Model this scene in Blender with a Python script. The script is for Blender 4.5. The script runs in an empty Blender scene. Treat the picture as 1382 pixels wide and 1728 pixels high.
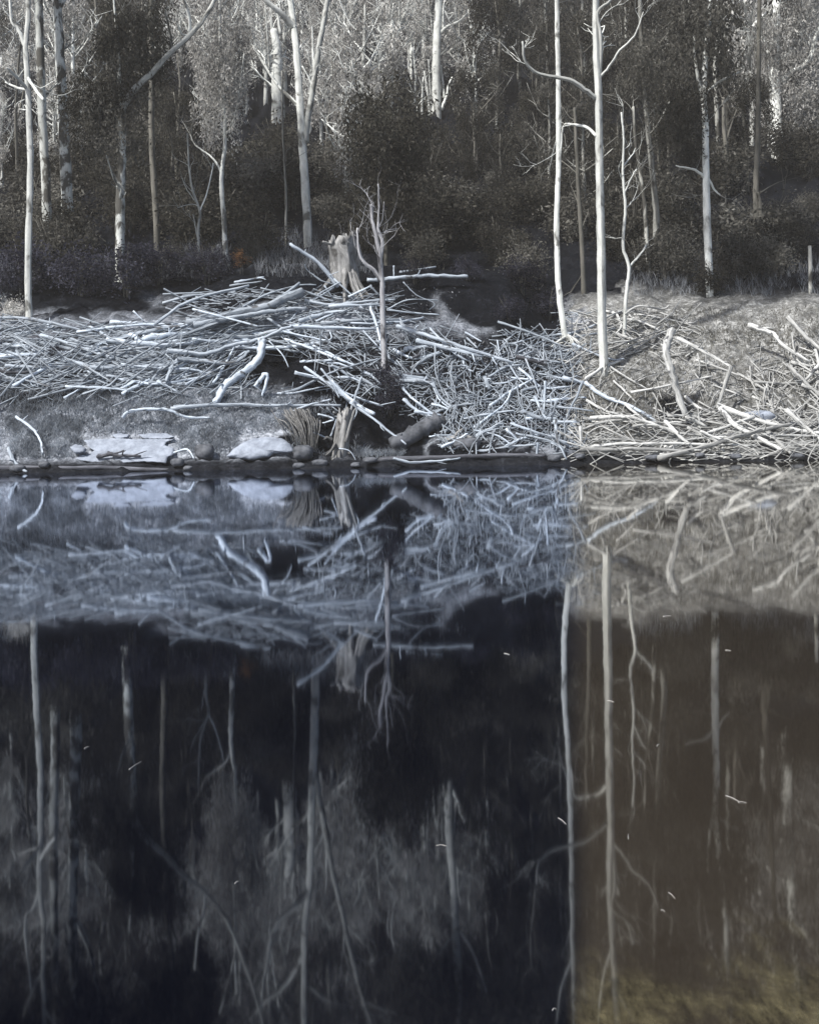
import bpy, math, random
import numpy as np
from mathutils import Vector, Matrix

random.seed(7); rng = np.random.default_rng(7)
R = math.radians
sc = bpy.context.scene
col = sc.collection

# ------------------------------------------------------------------ camera, light, exposure
F, CX, CY, H, A = 2000.0, 691.0, 740.0, 0.96, R(0.95)
cam_d = bpy.data.cameras.new('camera'); cam = bpy.data.objects.new('camera', cam_d); col.objects.link(cam)
cam.matrix_world = Matrix.Translation((0, 0, H)) @ Matrix.Rotation(R(90), 4, 'X') @ Matrix.Rotation(-A, 4, 'Z')
cam_d.sensor_fit = 'VERTICAL'; cam_d.sensor_height = 36; cam_d.sensor_width = 28.8
cam_d.lens = F/1728*36; cam_d.shift_y = -(864-CY)/1728
cam_d.clip_start = 0.1; cam_d.clip_end = 2000
sc.camera = cam

SUN_EL, SUN_AZ = 50, -48        # azimuth of the sun seen from the scene: degrees from -Y (behind the camera) towards -X
w = bpy.data.worlds.new('World'); sc.world = w; w.use_nodes = True
nt = w.node_tree; nt.nodes.clear()
sky = nt.nodes.new('ShaderNodeTexSky'); sky.sky_type = 'NISHITA'; sky.sun_disc = False
sky.sun_elevation = R(SUN_EL); sky.dust_density = 3.0; sky.air_density = 1.0; sky.ozone_density = 1.0
bg = nt.nodes.new('ShaderNodeBackground'); bg.inputs['Strength'].default_value = 0.070
wo = nt.nodes.new('ShaderNodeOutputWorld')
nt.links.new(sky.outputs[0], bg.inputs[0]); nt.links.new(bg.outputs[0], wo.inputs[0])
ld = bpy.data.lights.new('sun', 'SUN'); ld.energy = 3.9; ld.angle = R(2); ld.color = (1.0, 0.95, 0.88)
sun = bpy.data.objects.new('sun', ld); col.objects.link(sun)
az = R(SUN_AZ)
sdir = Vector((math.sin(az)*math.cos(R(SUN_EL)), -math.cos(az)*math.cos(R(SUN_EL)), math.sin(R(SUN_EL))))
sun.rotation_euler = sdir.to_track_quat('Z', 'Y').to_euler(); sun.location = (0, 0, 80)
sky.sun_rotation = math.atan2(sdir.x, sdir.y)
sc.view_settings.view_transform = 'Standard'; sc.view_settings.look = 'None'
sc.view_settings.exposure = 1.0; sc.view_settings.gamma = 1; sc.view_settings.use_curve_mapping = False

# ------------------------------------------------------------------ helpers
ca, sa = math.cos(A), math.sin(A)
def W(px, py, Y):
    xc, yc = (px-CX)/F, (CY-py)/F
    return Vector(((ca*xc+sa*yc)*Y, Y, H+(-sa*xc+ca*yc)*Y))
def tag(o, label=None, cat=None, group=None, kind=None):
    if label: o['label'] = label
    if cat: o['category'] = cat
    if group: o['group'] = group
    if kind: o['kind'] = kind
    return o
def link(name, mesh, parent=None, loc=None):
    o = bpy.data.objects.new(name, mesh); col.objects.link(o)
    if parent: o.parent = parent
    if loc is not None: o.location = loc
    return o
def mesh_np(name, V, Fc, mat, uv=None, smooth=True):
    """V (n,3); Fc list/array of equal-size faces; uv per loop (optional)"""
    me = bpy.data.meshes.new(name)
    V = np.asarray(V, dtype=np.float32); Fc = np.asarray(Fc, dtype=np.int32)
    k = Fc.shape[1]; nf = len(Fc)
    me.vertices.add(len(V)); me.vertices.foreach_set('co', V.ravel())
    me.loops.add(nf*k); me.loops.foreach_set('vertex_index', Fc.ravel())
    me.polygons.add(nf); me.polygons.foreach_set('loop_start', np.arange(nf, dtype=np.int32)*k)
    me.polygons.foreach_set('use_smooth', np.full(nf, smooth))
    if uv is not None:
        l = me.uv_layers.new(name='UVMap'); l.data.foreach_set('uv', np.asarray(uv, dtype=np.float32)[Fc.ravel()].ravel())
    me.update(calc_edges=True); me.validate()
    if mat: me.materials.append(mat)
    return me

# value noise in numpy
_P = rng.random((256, 256))
def vn(x, y):
    xi = np.floor(x).astype(int); yi = np.floor(y).astype(int); fx = x-xi; fy = y-yi
    fx = fx*fx*(3-2*fx); fy = fy*fy*(3-2*fy)
    a = _P[xi & 255, yi & 255]; b = _P[(xi+1) & 255, yi & 255]; c = _P[xi & 255, (yi+1) & 255]; d = _P[(xi+1) & 255, (yi+1) & 255]
    return (a*(1-fx)+b*fx)*(1-fy)+(c*(1-fx)+d*fx)*fy
def fbm(x, y, o=4):
    s = 0; am = 0.5
    for i in range(o):
        s = s+am*(vn(x*2**i+17*i, y*2**i+31*i)-0.5); am *= 0.5
    return s*2

# ------------------------------------------------------------------ materials
def mat(name):
    m = bpy.data.materials.new(name); m.use_nodes = True
    n = m.node_tree.nodes; b = n['Principled BSDF']; b.inputs['Specular IOR Level'].default_value = 0.25
    return m, n, m.node_tree.links, b
def ramp(n, pts):
    r = n.new('ShaderNodeValToRGB'); e = r.color_ramp.elements
    while len(e) < len(pts): e.new(0.5)
    for k, (p, c) in enumerate(pts): e[k].position = p; e[k].color = (*c, 1)
    return r
def noise(n, l, vec, scale, detail=5, rough=0.6, dist=0):
    t = n.new('ShaderNodeTexNoise'); t.inputs['Scale'].default_value = scale; t.inputs['Detail'].default_value = detail
    t.inputs['Roughness'].default_value = rough; t.inputs['Distortion'].default_value = dist
    if vec is not None: l.new(vec, t.inputs['Vector'])
    return t
def mapping(n, l, vec, s):
    m = n.new('ShaderNodeMapping'); m.inputs['Scale'].default_value = s; l.new(vec, m.inputs['Vector']); return m
def wood(name, lo, mid, hi, sx=6, sy=1.2, blotch=None, bump=0.5):
    """streaky bleached wood; uv.x runs round, uv.y runs along in metres"""
    m, n, l, b = mat(name)
    tc = n.new('ShaderNodeTexCoord'); oi = n.new('ShaderNodeObjectInfo')
    mp = mapping(n, l, tc.outputs['UV'], (sx, sy, 1))
    ad = n.new('ShaderNodeVectorMath'); ad.operation = 'ADD'; l.new(mp.outputs[0], ad.inputs[0])
    mu = n.new('ShaderNodeMath'); mu.operation = 'MULTIPLY'; mu.inputs[1].default_value = 57; l.new(oi.outputs['Random'], mu.inputs[0])
    l.new(mu.outputs[0], ad.inputs[1])
    t = noise(n, l, ad.outputs[0], 1.0, 6, 0.7, 0.4)
    r = ramp(n, [(0.28, lo), (0.47, mid), (0.72, hi)]); l.new(t.outputs['Fac'], r.inputs[0])
    hsv = n.new('ShaderNodeHueSaturation'); l.new(r.outputs[0], hsv.inputs['Color'])
    mr = n.new('ShaderNodeMapRange'); mr.inputs['To Min'].default_value = 0.55; mr.inputs['To Max'].default_value = 1.25
    l.new(oi.outputs['Random'], mr.inputs[0]); l.new(mr.outputs[0], hsv.inputs['Value'])
    out = hsv.outputs[0]
    if blotch:
        t2 = noise(n, l, mapping(n, l, tc.outputs['UV'], (blotch[0], blotch[1], 1)).outputs[0], 1.0, 4, 0.6, 0.5)
        r2 = ramp(n, [(blotch[2], (0, 0, 0)), (blotch[2]+0.08, (1, 1, 1))]); l.new(t2.outputs['Fac'], r2.inputs[0])
        mx = n.new('ShaderNodeMixRGB'); l.new(r2.outputs[0], mx.inputs[0]); l.new(out, mx.inputs[2])
        mx.inputs[1].default_value = (*blotch[3], 1); out = mx.outputs[0]
    l.new(out, b.inputs['Base Color']); b.inputs['Roughness'].default_value = 0.85
    bp = n.new('ShaderNodeBump'); bp.inputs['Strength'].default_value = bump; bp.inputs['Distance'].default_value = 0.03
    l.new(t.outputs['Fac'], bp.inputs['Height']); l.new(bp.outputs[0], b.inputs['Normal'])
    return m
M = {}
M['drift_blue'] = wood('drift_blue', (0.10, 0.12, 0.155), (0.34, 0.40, 0.475), (0.61, 0.68, 0.77), 6, 1.2, (1.3, 1.6, 0.335, (0.07, 0.075, 0.085)), 0.7)  # same driftwood in two tints: glass-reflection colour cast put into the wood
M['drift_warm'] = wood('drift_warm', (0.11, 0.115, 0.115), (0.38, 0.395, 0.40), (0.64, 0.66, 0.66), 6, 1.2, (1.3, 1.6, 0.335, (0.07, 0.075, 0.085)), 0.7)
M['drift_dark'] = wood('drift_dark', (0.02, 0.02, 0.025), (0.06, 0.065, 0.08), (0.16, 0.17, 0.20))
M['bark_pale'] = wood('bark_pale', (0.28, 0.29, 0.29), (0.56, 0.59, 0.58), (0.80, 0.83, 0.83), 2, 0.9, (1.2, 0.9, 0.36, (0.14, 0.145, 0.14)))
M['bark_mid'] = wood('bark_mid', (0.12, 0.125, 0.12), (0.30, 0.31, 0.295), (0.50, 0.51, 0.49), 2, 0.9, (1.0, 0.5, 0.42, (0.06, 0.06, 0.055)))
M['bark_dim'] = wood('bark_dim', (0.045, 0.044, 0.04), (0.10, 0.10, 0.09), (0.18, 0.175, 0.16), 2, 0.9)
M['bark_mottled'] = wood('bark_mottled', (0.16, 0.16, 0.15), (0.46, 0.49, 0.48), (0.75, 0.79, 0.79), 3, 0.7, (2.2, 0.9, 0.46, (0.07, 0.07, 0.065)))
M['bark_burnt'] = wood('bark_burnt', (0.10, 0.10, 0.12), (0.30, 0.31, 0.34), (0.50, 0.52, 0.56), 2, 0.8, (1.4, 0.45, 0.40, (0.02, 0.02, 0.025)))
M['stump'] = wood('stump', (0.05, 0.05, 0.05), (0.17, 0.175, 0.18), (0.42, 0.43, 0.44), 9, 1.4, (3, 1.3, 0.35, (0.045, 0.045, 0.045)), 1.0)

def leafmat(name, c1, c2, c3):
    m, n, l, b = mat(name)
    g = n.new('ShaderNodeNewGeometry'); oi = n.new('ShaderNodeObjectInfo'); tc = n.new('ShaderNodeTexCoord')
    r = ramp(n, [(0.0, c1), (0.6, c2), (1.0, c3)])
    t = noise(n, l, tc.outputs['Object'], 0.9, 3)
    mx = n.new('ShaderNodeMath'); mx.operation = 'MULTIPLY_ADD'; mx.inputs[1].default_value = 0.45
    l.new(g.outputs['Random Per Island'], mx.inputs[0])
    m2 = n.new('ShaderNodeMath'); m2.operation = 'MULTIPLY_ADD'; m2.inputs[1].default_value = 1.5; m2.inputs[2].default_value = -0.42
    l.new(t.outputs['Fac'], m2.inputs[0]); l.new(m2.outputs[0], mx.inputs[2])
    l.new(mx.outputs[0], r.inputs[0])
    hsv = n.new('ShaderNodeHueSaturation'); l.new(r.outputs[0], hsv.inputs['Color'])
    mr = n.new('ShaderNodeMapRange'); mr.inputs['To Min'].default_value = 0.6; mr.inputs['To Max'].default_value = 1.3
    l.new(oi.outputs['Random'], mr.inputs[0]); l.new(mr.outputs[0], hsv.inputs['Value'])
    l.new(hsv.outputs[0], b.inputs['Base Color']); b.inputs['Roughness'].default_value = 0.8; b.inputs['Specular IOR Level'].default_value = 0.06
    tr = n.new('ShaderNodeBsdfTranslucent'); l.new(hsv.outputs[0], tr.inputs['Color'])
    ms = n.new('ShaderNodeMixShader'); ms.inputs[0].default_value = 0.45; l.new(b.outputs[0], ms.inputs[1]); l.new(tr.outputs[0], ms.inputs[2])
    l.new(ms.outputs[0], n['Material Output'].inputs['Surface'])
    return m
M['leaf_dark'] = leafmat('leaf_dark', (0.012, 0.0118, 0.0105), (0.052, 0.051, 0.044), (0.115, 0.112, 0.10))
M['leaf_mid'] = leafmat('leaf_mid', (0.025, 0.0245, 0.022), (0.115, 0.114, 0.104), (0.23, 0.23, 0.215))
M['leaf_pale'] = leafmat('leaf_pale', (0.05, 0.05, 0.048), (0.46, 0.46, 0.45), (0.92, 0.93, 0.92))  # sunlight on the upper slope put into the leaf colour
M['leaf_blue'] = leafmat('leaf_blue', (0.010, 0.010, 0.016), (0.035, 0.036, 0.052), (0.10, 0.105, 0.14))
M['leaf_orange'] = leafmat('leaf_orange', (0.06, 0.04, 0.025), (0.15, 0.085, 0.045), (0.24, 0.13, 0.07))
M['grass_blue'] = leafmat('grass_blue', (0.07, 0.08, 0.095), (0.22, 0.25, 0.29), (0.45, 0.50, 0.57))
M['grass_warm'] = leafmat('grass_warm', (0.05, 0.05, 0.045), (0.17, 0.17, 0.155), (0.36, 0.36, 0.34))
M['twig'] = leafmat('twig', (0.08, 0.085, 0.095), (0.24, 0.26, 0.29), (0.50, 0.54, 0.60))

def rockmat(name, lo, hi):
    m, n, l, b = mat(name); tc = n.new('ShaderNodeTexCoord')
    t = noise(n, l, tc.outputs['Object'], 2.5, 8, 0.65); r = ramp(n, [(0.3, lo), (0.6, hi)])
    l.new(t.outputs['Fac'], r.inputs[0]); l.new(r.outputs[0], b.inputs['Base Color']); b.inputs['Roughness'].default_value = 0.7
    bp = n.new('ShaderNodeBump'); bp.inputs['Strength'].default_value = 0.9; bp.inputs['Distance'].default_value = 0.06
    l.new(t.outputs['Fac'], bp.inputs['Height']); l.new(bp.outputs[0], b.inputs['Normal']); return m
M['rock_pale'] = rockmat('rock_pale', (0.12, 0.14, 0.18), (0.27, 0.31, 0.38))
M['rock_dark'] = rockmat('rock_dark', (0.015, 0.018, 0.023), (0.10, 0.11, 0.13))
M['fleck'] = rockmat('fleck', (0.2, 0.2, 0.2), (0.38, 0.38, 0.38))

# ground: soil in cool and warm cast, dark soil with painted shade, mixed by a vertex attribute and broken up by noise
m, n, l, b = mat('ground_soil'); M['ground'] = m
at = n.new('ShaderNodeAttribute'); at.attribute_name = 'soil'
sp = n.new('ShaderNodeSeparateColor'); l.new(at.outputs['Color'], sp.inputs[0])
tc = n.new('ShaderNodeTexCoord')
t1 = noise(n, l, tc.outputs['Object'], 1.6, 10, 0.72, 0.6); t2 = noise(n, l, tc.outputs['Object'], 9.0, 8, 0.75)
av = n.new('ShaderNodeMixRGB'); av.inputs[0].default_value = 0.5; l.new(t1.outputs['Fac'], av.inputs[1]); l.new(t2.outputs['Fac'], av.inputs[2])
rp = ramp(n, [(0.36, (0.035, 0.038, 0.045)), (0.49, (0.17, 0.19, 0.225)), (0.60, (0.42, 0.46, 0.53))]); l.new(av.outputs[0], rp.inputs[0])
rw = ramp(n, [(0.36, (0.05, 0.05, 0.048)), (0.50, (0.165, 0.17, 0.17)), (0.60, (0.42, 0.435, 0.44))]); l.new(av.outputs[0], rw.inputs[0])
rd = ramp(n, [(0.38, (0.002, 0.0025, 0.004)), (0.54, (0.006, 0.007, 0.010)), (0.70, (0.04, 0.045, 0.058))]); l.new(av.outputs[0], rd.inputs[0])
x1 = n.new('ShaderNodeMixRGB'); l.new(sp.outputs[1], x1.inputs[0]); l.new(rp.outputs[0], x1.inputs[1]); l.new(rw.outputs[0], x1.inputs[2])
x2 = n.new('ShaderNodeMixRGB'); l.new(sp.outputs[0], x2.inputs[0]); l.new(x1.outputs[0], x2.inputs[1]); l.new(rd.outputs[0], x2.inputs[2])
l.new(x2.outputs[0], b.inputs['Base Color']); b.inputs['Roughness'].default_value = 0.95; b.inputs['Specular IOR Level'].default_value = 0.03
bp = n.new('ShaderNodeBump'); bp.inputs['Strength'].default_value = 0.8; bp.inputs['Distance'].default_value = 0.12
l.new(av.outputs[0], bp.inputs['Height']); l.new(bp.outputs[0], b.inputs['Normal'])

# water: dark still surface, brown glass-reflection cast painted in towards the right
m, n, l, b = mat('river_water'); M['water'] = m
n.remove(b); out = n['Material Output']
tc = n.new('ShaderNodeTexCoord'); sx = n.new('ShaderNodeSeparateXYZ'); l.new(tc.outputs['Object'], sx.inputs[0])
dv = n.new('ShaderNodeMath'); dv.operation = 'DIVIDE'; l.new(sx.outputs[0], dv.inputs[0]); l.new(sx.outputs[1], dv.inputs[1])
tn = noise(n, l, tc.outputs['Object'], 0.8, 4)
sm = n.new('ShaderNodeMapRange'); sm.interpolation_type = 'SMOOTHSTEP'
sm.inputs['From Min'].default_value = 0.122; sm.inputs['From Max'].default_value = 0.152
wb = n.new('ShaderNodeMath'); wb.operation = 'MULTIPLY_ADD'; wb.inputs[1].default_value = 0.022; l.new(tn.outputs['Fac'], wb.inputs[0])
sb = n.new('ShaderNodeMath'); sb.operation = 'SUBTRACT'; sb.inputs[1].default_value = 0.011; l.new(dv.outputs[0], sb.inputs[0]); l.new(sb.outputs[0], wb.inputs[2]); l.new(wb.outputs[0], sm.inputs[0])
glass_cast = n.new('ShaderNodeMixRGB'); l.new(sm.outputs[0], glass_cast.inputs[0])
glass_cast.inputs[1].default_value = (0.0005, 0.0008, 0.0027, 1); glass_cast.inputs[2].default_value = (0.0205, 0.0172, 0.0138, 1)
# olive patches of the same reflection painted into the near right water
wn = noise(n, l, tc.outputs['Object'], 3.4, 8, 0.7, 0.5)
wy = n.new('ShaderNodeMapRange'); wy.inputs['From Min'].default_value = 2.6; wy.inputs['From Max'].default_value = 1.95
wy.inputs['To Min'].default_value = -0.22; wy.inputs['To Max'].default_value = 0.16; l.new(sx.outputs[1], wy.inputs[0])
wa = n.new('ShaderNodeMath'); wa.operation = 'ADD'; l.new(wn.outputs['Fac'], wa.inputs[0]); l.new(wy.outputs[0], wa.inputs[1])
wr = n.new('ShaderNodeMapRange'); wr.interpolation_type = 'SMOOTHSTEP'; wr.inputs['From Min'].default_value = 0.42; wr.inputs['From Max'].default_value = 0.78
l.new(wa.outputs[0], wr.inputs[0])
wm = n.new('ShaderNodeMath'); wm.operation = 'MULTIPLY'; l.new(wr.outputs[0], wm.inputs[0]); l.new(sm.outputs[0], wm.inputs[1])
weed = n.new('ShaderNodeMixRGB'); l.new(wm.outputs[0], weed.inputs[0]); l.new(glass_cast.outputs[0], weed.inputs[1]);  # olive reflection patches, no real growth in the water
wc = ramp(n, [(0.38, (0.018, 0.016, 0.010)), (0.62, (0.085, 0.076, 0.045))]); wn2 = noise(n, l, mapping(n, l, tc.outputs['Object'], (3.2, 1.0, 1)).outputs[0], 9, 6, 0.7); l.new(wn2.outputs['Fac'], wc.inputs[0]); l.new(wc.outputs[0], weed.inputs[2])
df = n.new('ShaderNodeBsdfDiffuse'); l.new(weed.outputs[0], df.inputs[0])
gl = n.new('ShaderNodeBsdfGlossy'); gl.inputs['Roughness'].default_value = 0.031
gm = n.new('ShaderNodeMixRGB'); l.new(sm.outputs[0], gm.inputs[0]); gm.inputs[1].default_value = (0.81, 0.87, 0.98, 1); gm.inputs[2].default_value = (0.92, 0.91, 0.88, 1)
l.new(gm.outputs[0], gl.inputs['Color'])
fr = n.new('ShaderNodeFresnel'); fr.inputs['IOR'].default_value = 1.7
wv = noise(n, l, mapping(n, l, tc.outputs['Object'], (1, 0.35, 1)).outputs[0], 3.0, 3)
bp = n.new('ShaderNodeBump'); bp.inputs['Strength'].default_value = 0.03; bp.inputs['Distance'].default_value = 0.01
l.new(wv.outputs['Fac'], bp.inputs['Height']); l.new(bp.outputs[0], gl.inputs['Normal'])
mx = n.new('ShaderNodeMixShader'); l.new(fr.outputs[0], mx.inputs[0]); l.new(df.outputs[0], mx.inputs[1]); l.new(gl.outputs[0], mx.inputs[2])
l.new(mx.outputs[0], out.inputs['Surface'])

# ------------------------------------------------------------------ terrain
far = [(75, 335), (90, 240), (115, 120), (150, 0), (200, -130), (260, -260), (330, -330)]
cols = {
 0:   [(40.5,782),(41.3,760),(42,735),(42.8,700),(43.2,668),(44.5,620),(46,578),(47.5,556),(50,535),(54,480),(60,410)],
 150: [(40.4,785),(41.0,778),(42.2,738),(42.8,700),(43.2,660),(44.5,610),(46,562),(47.5,545),(51,510),(56,455),(62,415)],
 300: [(40.4,785),(41.0,778),(42.1,735),(42.8,700),(43.3,662),(44.6,610),(46,560),(47.5,538),(51,500),(56,450),(62,420)],
 400: [(40.5,782),(40.9,775),(41.6,740),(42.5,690),(43.2,655),(45.5,642),(46.2,590),(46.9,545),(48,515),(51,480),(55,452),(62,415)],
 480: [(40.4,782),(40.9,772),(41.4,735),(42.5,692),(43.2,664),(46,642),(46.5,590),(47,545),(48.5,500),(50,470),(55,448),(62,412)],
 560: [(40.6,778),(42.6,762),(43,690),(44,650),(45,600),(46.5,550),(48,510),(50,475),(55,448),(62,412)],
 650: [(40.5,776),(41.6,760),(43.2,745),(43.7,690),(44.2,640),(45.5,590),(47,540),(49,500),(50.5,470),(55,452),(62,420)],
 750: [(40.5,776),(41.6,748),(43,712),(44,660),(45.5,600),(47,560),(48.4,520),(49.4,470),(51,463),(58,450),(64,420)],
 850: [(40.5,775),(42,738),(43.5,690),(45,630),(46,590),(47,566),(48.4,530),(49.2,480),(51,475),(58,450),(64,420)],
 930: [(40.5,775),(42,735),(43.5,685),(45,630),(46,590),(47,575),(49,555),(51,540),(56,500),(62,460)],
 1020:[(40.5,772),(42,735),(43.5,682),(45,625),(46,592),(47.5,560),(49,535),(52,512),(58,470),(64,435)],
 1150:[(40.5,770),(42,738),(43.5,692),(45,642),(46.5,592),(48,562),(50,540),(54,510),(58,470),(64,430)],
 1300:[(40.5,768),(42,730),(43.5,690),(45,642),(46.5,590),(48,555),(50,530),(54,495),(60,460),(66,425)],
 1382:[(40.5,768),(42,725),(43.5,680),(45,630),(46.5,578),(48,540),(50,515),(54,480),(60,440),(66,415)],
}
cols[-800] = cols[0]; cols[2300] = cols[1382]
ck = sorted(cols)
Yg = np.concatenate([np.array([-30, 10, 25, 34, 37, 38.5]), np.arange(39.2, 52, 0.085), np.arange(52, 70, 0.35), np.arange(70, 130, 1.2), np.arange(130, 335, 5)])
Ug = np.concatenate([np.arange(-900, -20, 16.0), np.arange(-20, 1402, 3.5), np.arange(1402, 2400, 16.0)])
prof = []
for k in ck:
    kk = min(max(k, 0), 1382)
    ys, zs = [-30, 30, 37, 40], [-3, -2.5, -1.0, 0.0]
    for (Y, py) in cols[k]+far:
        ys.append(Y); zs.append(W(kk, py, Y).z)
    prof.append(np.interp(Yg, ys, zs))
prof = np.array(prof)
UU, YY = np.meshgrid(Ug, Yg, indexing='ij')
fi = np.interp(Ug, ck, np.arange(len(ck))); i0 = np.clip(fi.astype(int), 0, len(ck)-2); fr_ = (fi-i0)
fr_ = (fr_*fr_*(3-2*fr_))[:, None]
ZZ = prof[i0]*(1-fr_)+prof[i0+1]*fr_
XX = (UU-CX)/F*np.maximum(YY, 20)
amp = np.clip((YY-39.9)/1.2, 0.0, 1)*(1+np.clip((YY-52)/20, 0, 3))
ZZ = ZZ+amp*(0.30*fbm(XX*0.55, YY*0.55, 3)+0.30*fbm(XX*2.0+9, YY*2.0, 4))
ZZ = ZZ+np.clip(1-np.abs(YY-40.3)/1.2, 0, 1)*0.34*fbm(XX*1.2, YY*1.2+50, 3)
# the cut edge of the waterline wanders in and out a little
def T(x, Y):
    u = CX+F*x/max(Y, 20)
    a = np.interp(u, Ug, np.arange(len(Ug))); b_ = np.interp(Y, Yg, np.arange(len(Yg)))
    i = min(int(a), len(Ug)-2); j = min(int(b_), len(Yg)-2); a -= i; b_ -= j
    return float((ZZ[i, j]*(1-a)+ZZ[i+1, j]*a)*(1-b_)+(ZZ[i, j+1]*(1-a)+ZZ[i+1, j+1]*a)*b_)
def hit(px, py, lo=39.6, hi=300):
    Y = lo; st = 0.12
    while Y < hi:
        p = W(px, py, Y)
        if T(p.x, Y) >= p.z: return Y
        Y += st if Y < 60 else 0.8
    return hi
# soils, painted hollow shade and colour cast by place on the bank (photo columns/rows of the ray that reaches that spot)
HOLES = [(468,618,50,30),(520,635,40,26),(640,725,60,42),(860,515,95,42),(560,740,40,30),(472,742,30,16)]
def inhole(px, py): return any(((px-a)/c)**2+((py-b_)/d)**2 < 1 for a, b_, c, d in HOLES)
def soil_shade_map():
    z = ZZ; xr, zr = XX/np.maximum(YY, 1), (z-H)/np.maximum(YY, 1)
    xc = ca*xr-sa*zr; yc = sa*xr+ca*zr
    px = CX+F*xc; py = CY-F*yc
    wob = 18*fbm(XX*0.8, YY*0.8, 4)
    px = px+wob*2; py = py+wob
    s = lambda a, lo, hi: np.clip((a-lo)/(hi-lo), 0, 1)
    box = lambda x0, x1, y0, y1, f=14: s(px, x0-f, x0+f)*s(-px, -x1-f, -x1+f)*s(py, y0-f, y0+f)*s(-py, -y1-f, -y1+f)
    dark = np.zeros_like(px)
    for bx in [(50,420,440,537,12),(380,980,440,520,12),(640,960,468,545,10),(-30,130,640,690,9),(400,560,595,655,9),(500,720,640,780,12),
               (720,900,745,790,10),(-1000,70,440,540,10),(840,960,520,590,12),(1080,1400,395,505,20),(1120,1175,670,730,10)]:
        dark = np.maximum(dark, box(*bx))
    dark = np.maximum(dark, np.maximum(0.96*box(-900,560,560,662,10), 0.96*box(520,975,560,745,12)))  # shade between the piled sticks painted into the ground
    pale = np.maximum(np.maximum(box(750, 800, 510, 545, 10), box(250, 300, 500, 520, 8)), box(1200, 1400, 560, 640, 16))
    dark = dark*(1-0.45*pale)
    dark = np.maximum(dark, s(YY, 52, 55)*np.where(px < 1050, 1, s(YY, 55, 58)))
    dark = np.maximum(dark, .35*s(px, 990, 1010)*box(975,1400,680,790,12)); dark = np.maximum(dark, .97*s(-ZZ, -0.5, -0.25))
    for a, b_, c, d in HOLES: dark = np.maximum(dark, s(1.25-((px-a)/c)**2-((py-b_)/d)**2, 0, .3))  # shade of the hollows painted dark, along with the mound's dark earth
    return np.clip(dark, 0, 1), s(px, 960, 985)  # glass-reflection cast painted into the soil: cool left, warm right
dk, wm_ = soil_shade_map()
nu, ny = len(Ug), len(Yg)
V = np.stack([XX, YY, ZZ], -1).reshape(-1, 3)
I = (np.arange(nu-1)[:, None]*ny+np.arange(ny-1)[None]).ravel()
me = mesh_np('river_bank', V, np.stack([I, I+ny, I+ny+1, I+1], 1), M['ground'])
ca_ = me.color_attributes.new('soil', 'FLOAT_COLOR', 'POINT')  # soil tone together with the painted shade and reflection cast
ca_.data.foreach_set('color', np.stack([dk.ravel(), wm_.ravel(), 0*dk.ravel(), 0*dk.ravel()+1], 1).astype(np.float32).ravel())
tag(link('ground', me), kind='structure')
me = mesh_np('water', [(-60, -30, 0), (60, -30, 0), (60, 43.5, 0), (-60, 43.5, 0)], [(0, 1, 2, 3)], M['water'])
tag(link('water', me), kind='structure')

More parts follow.
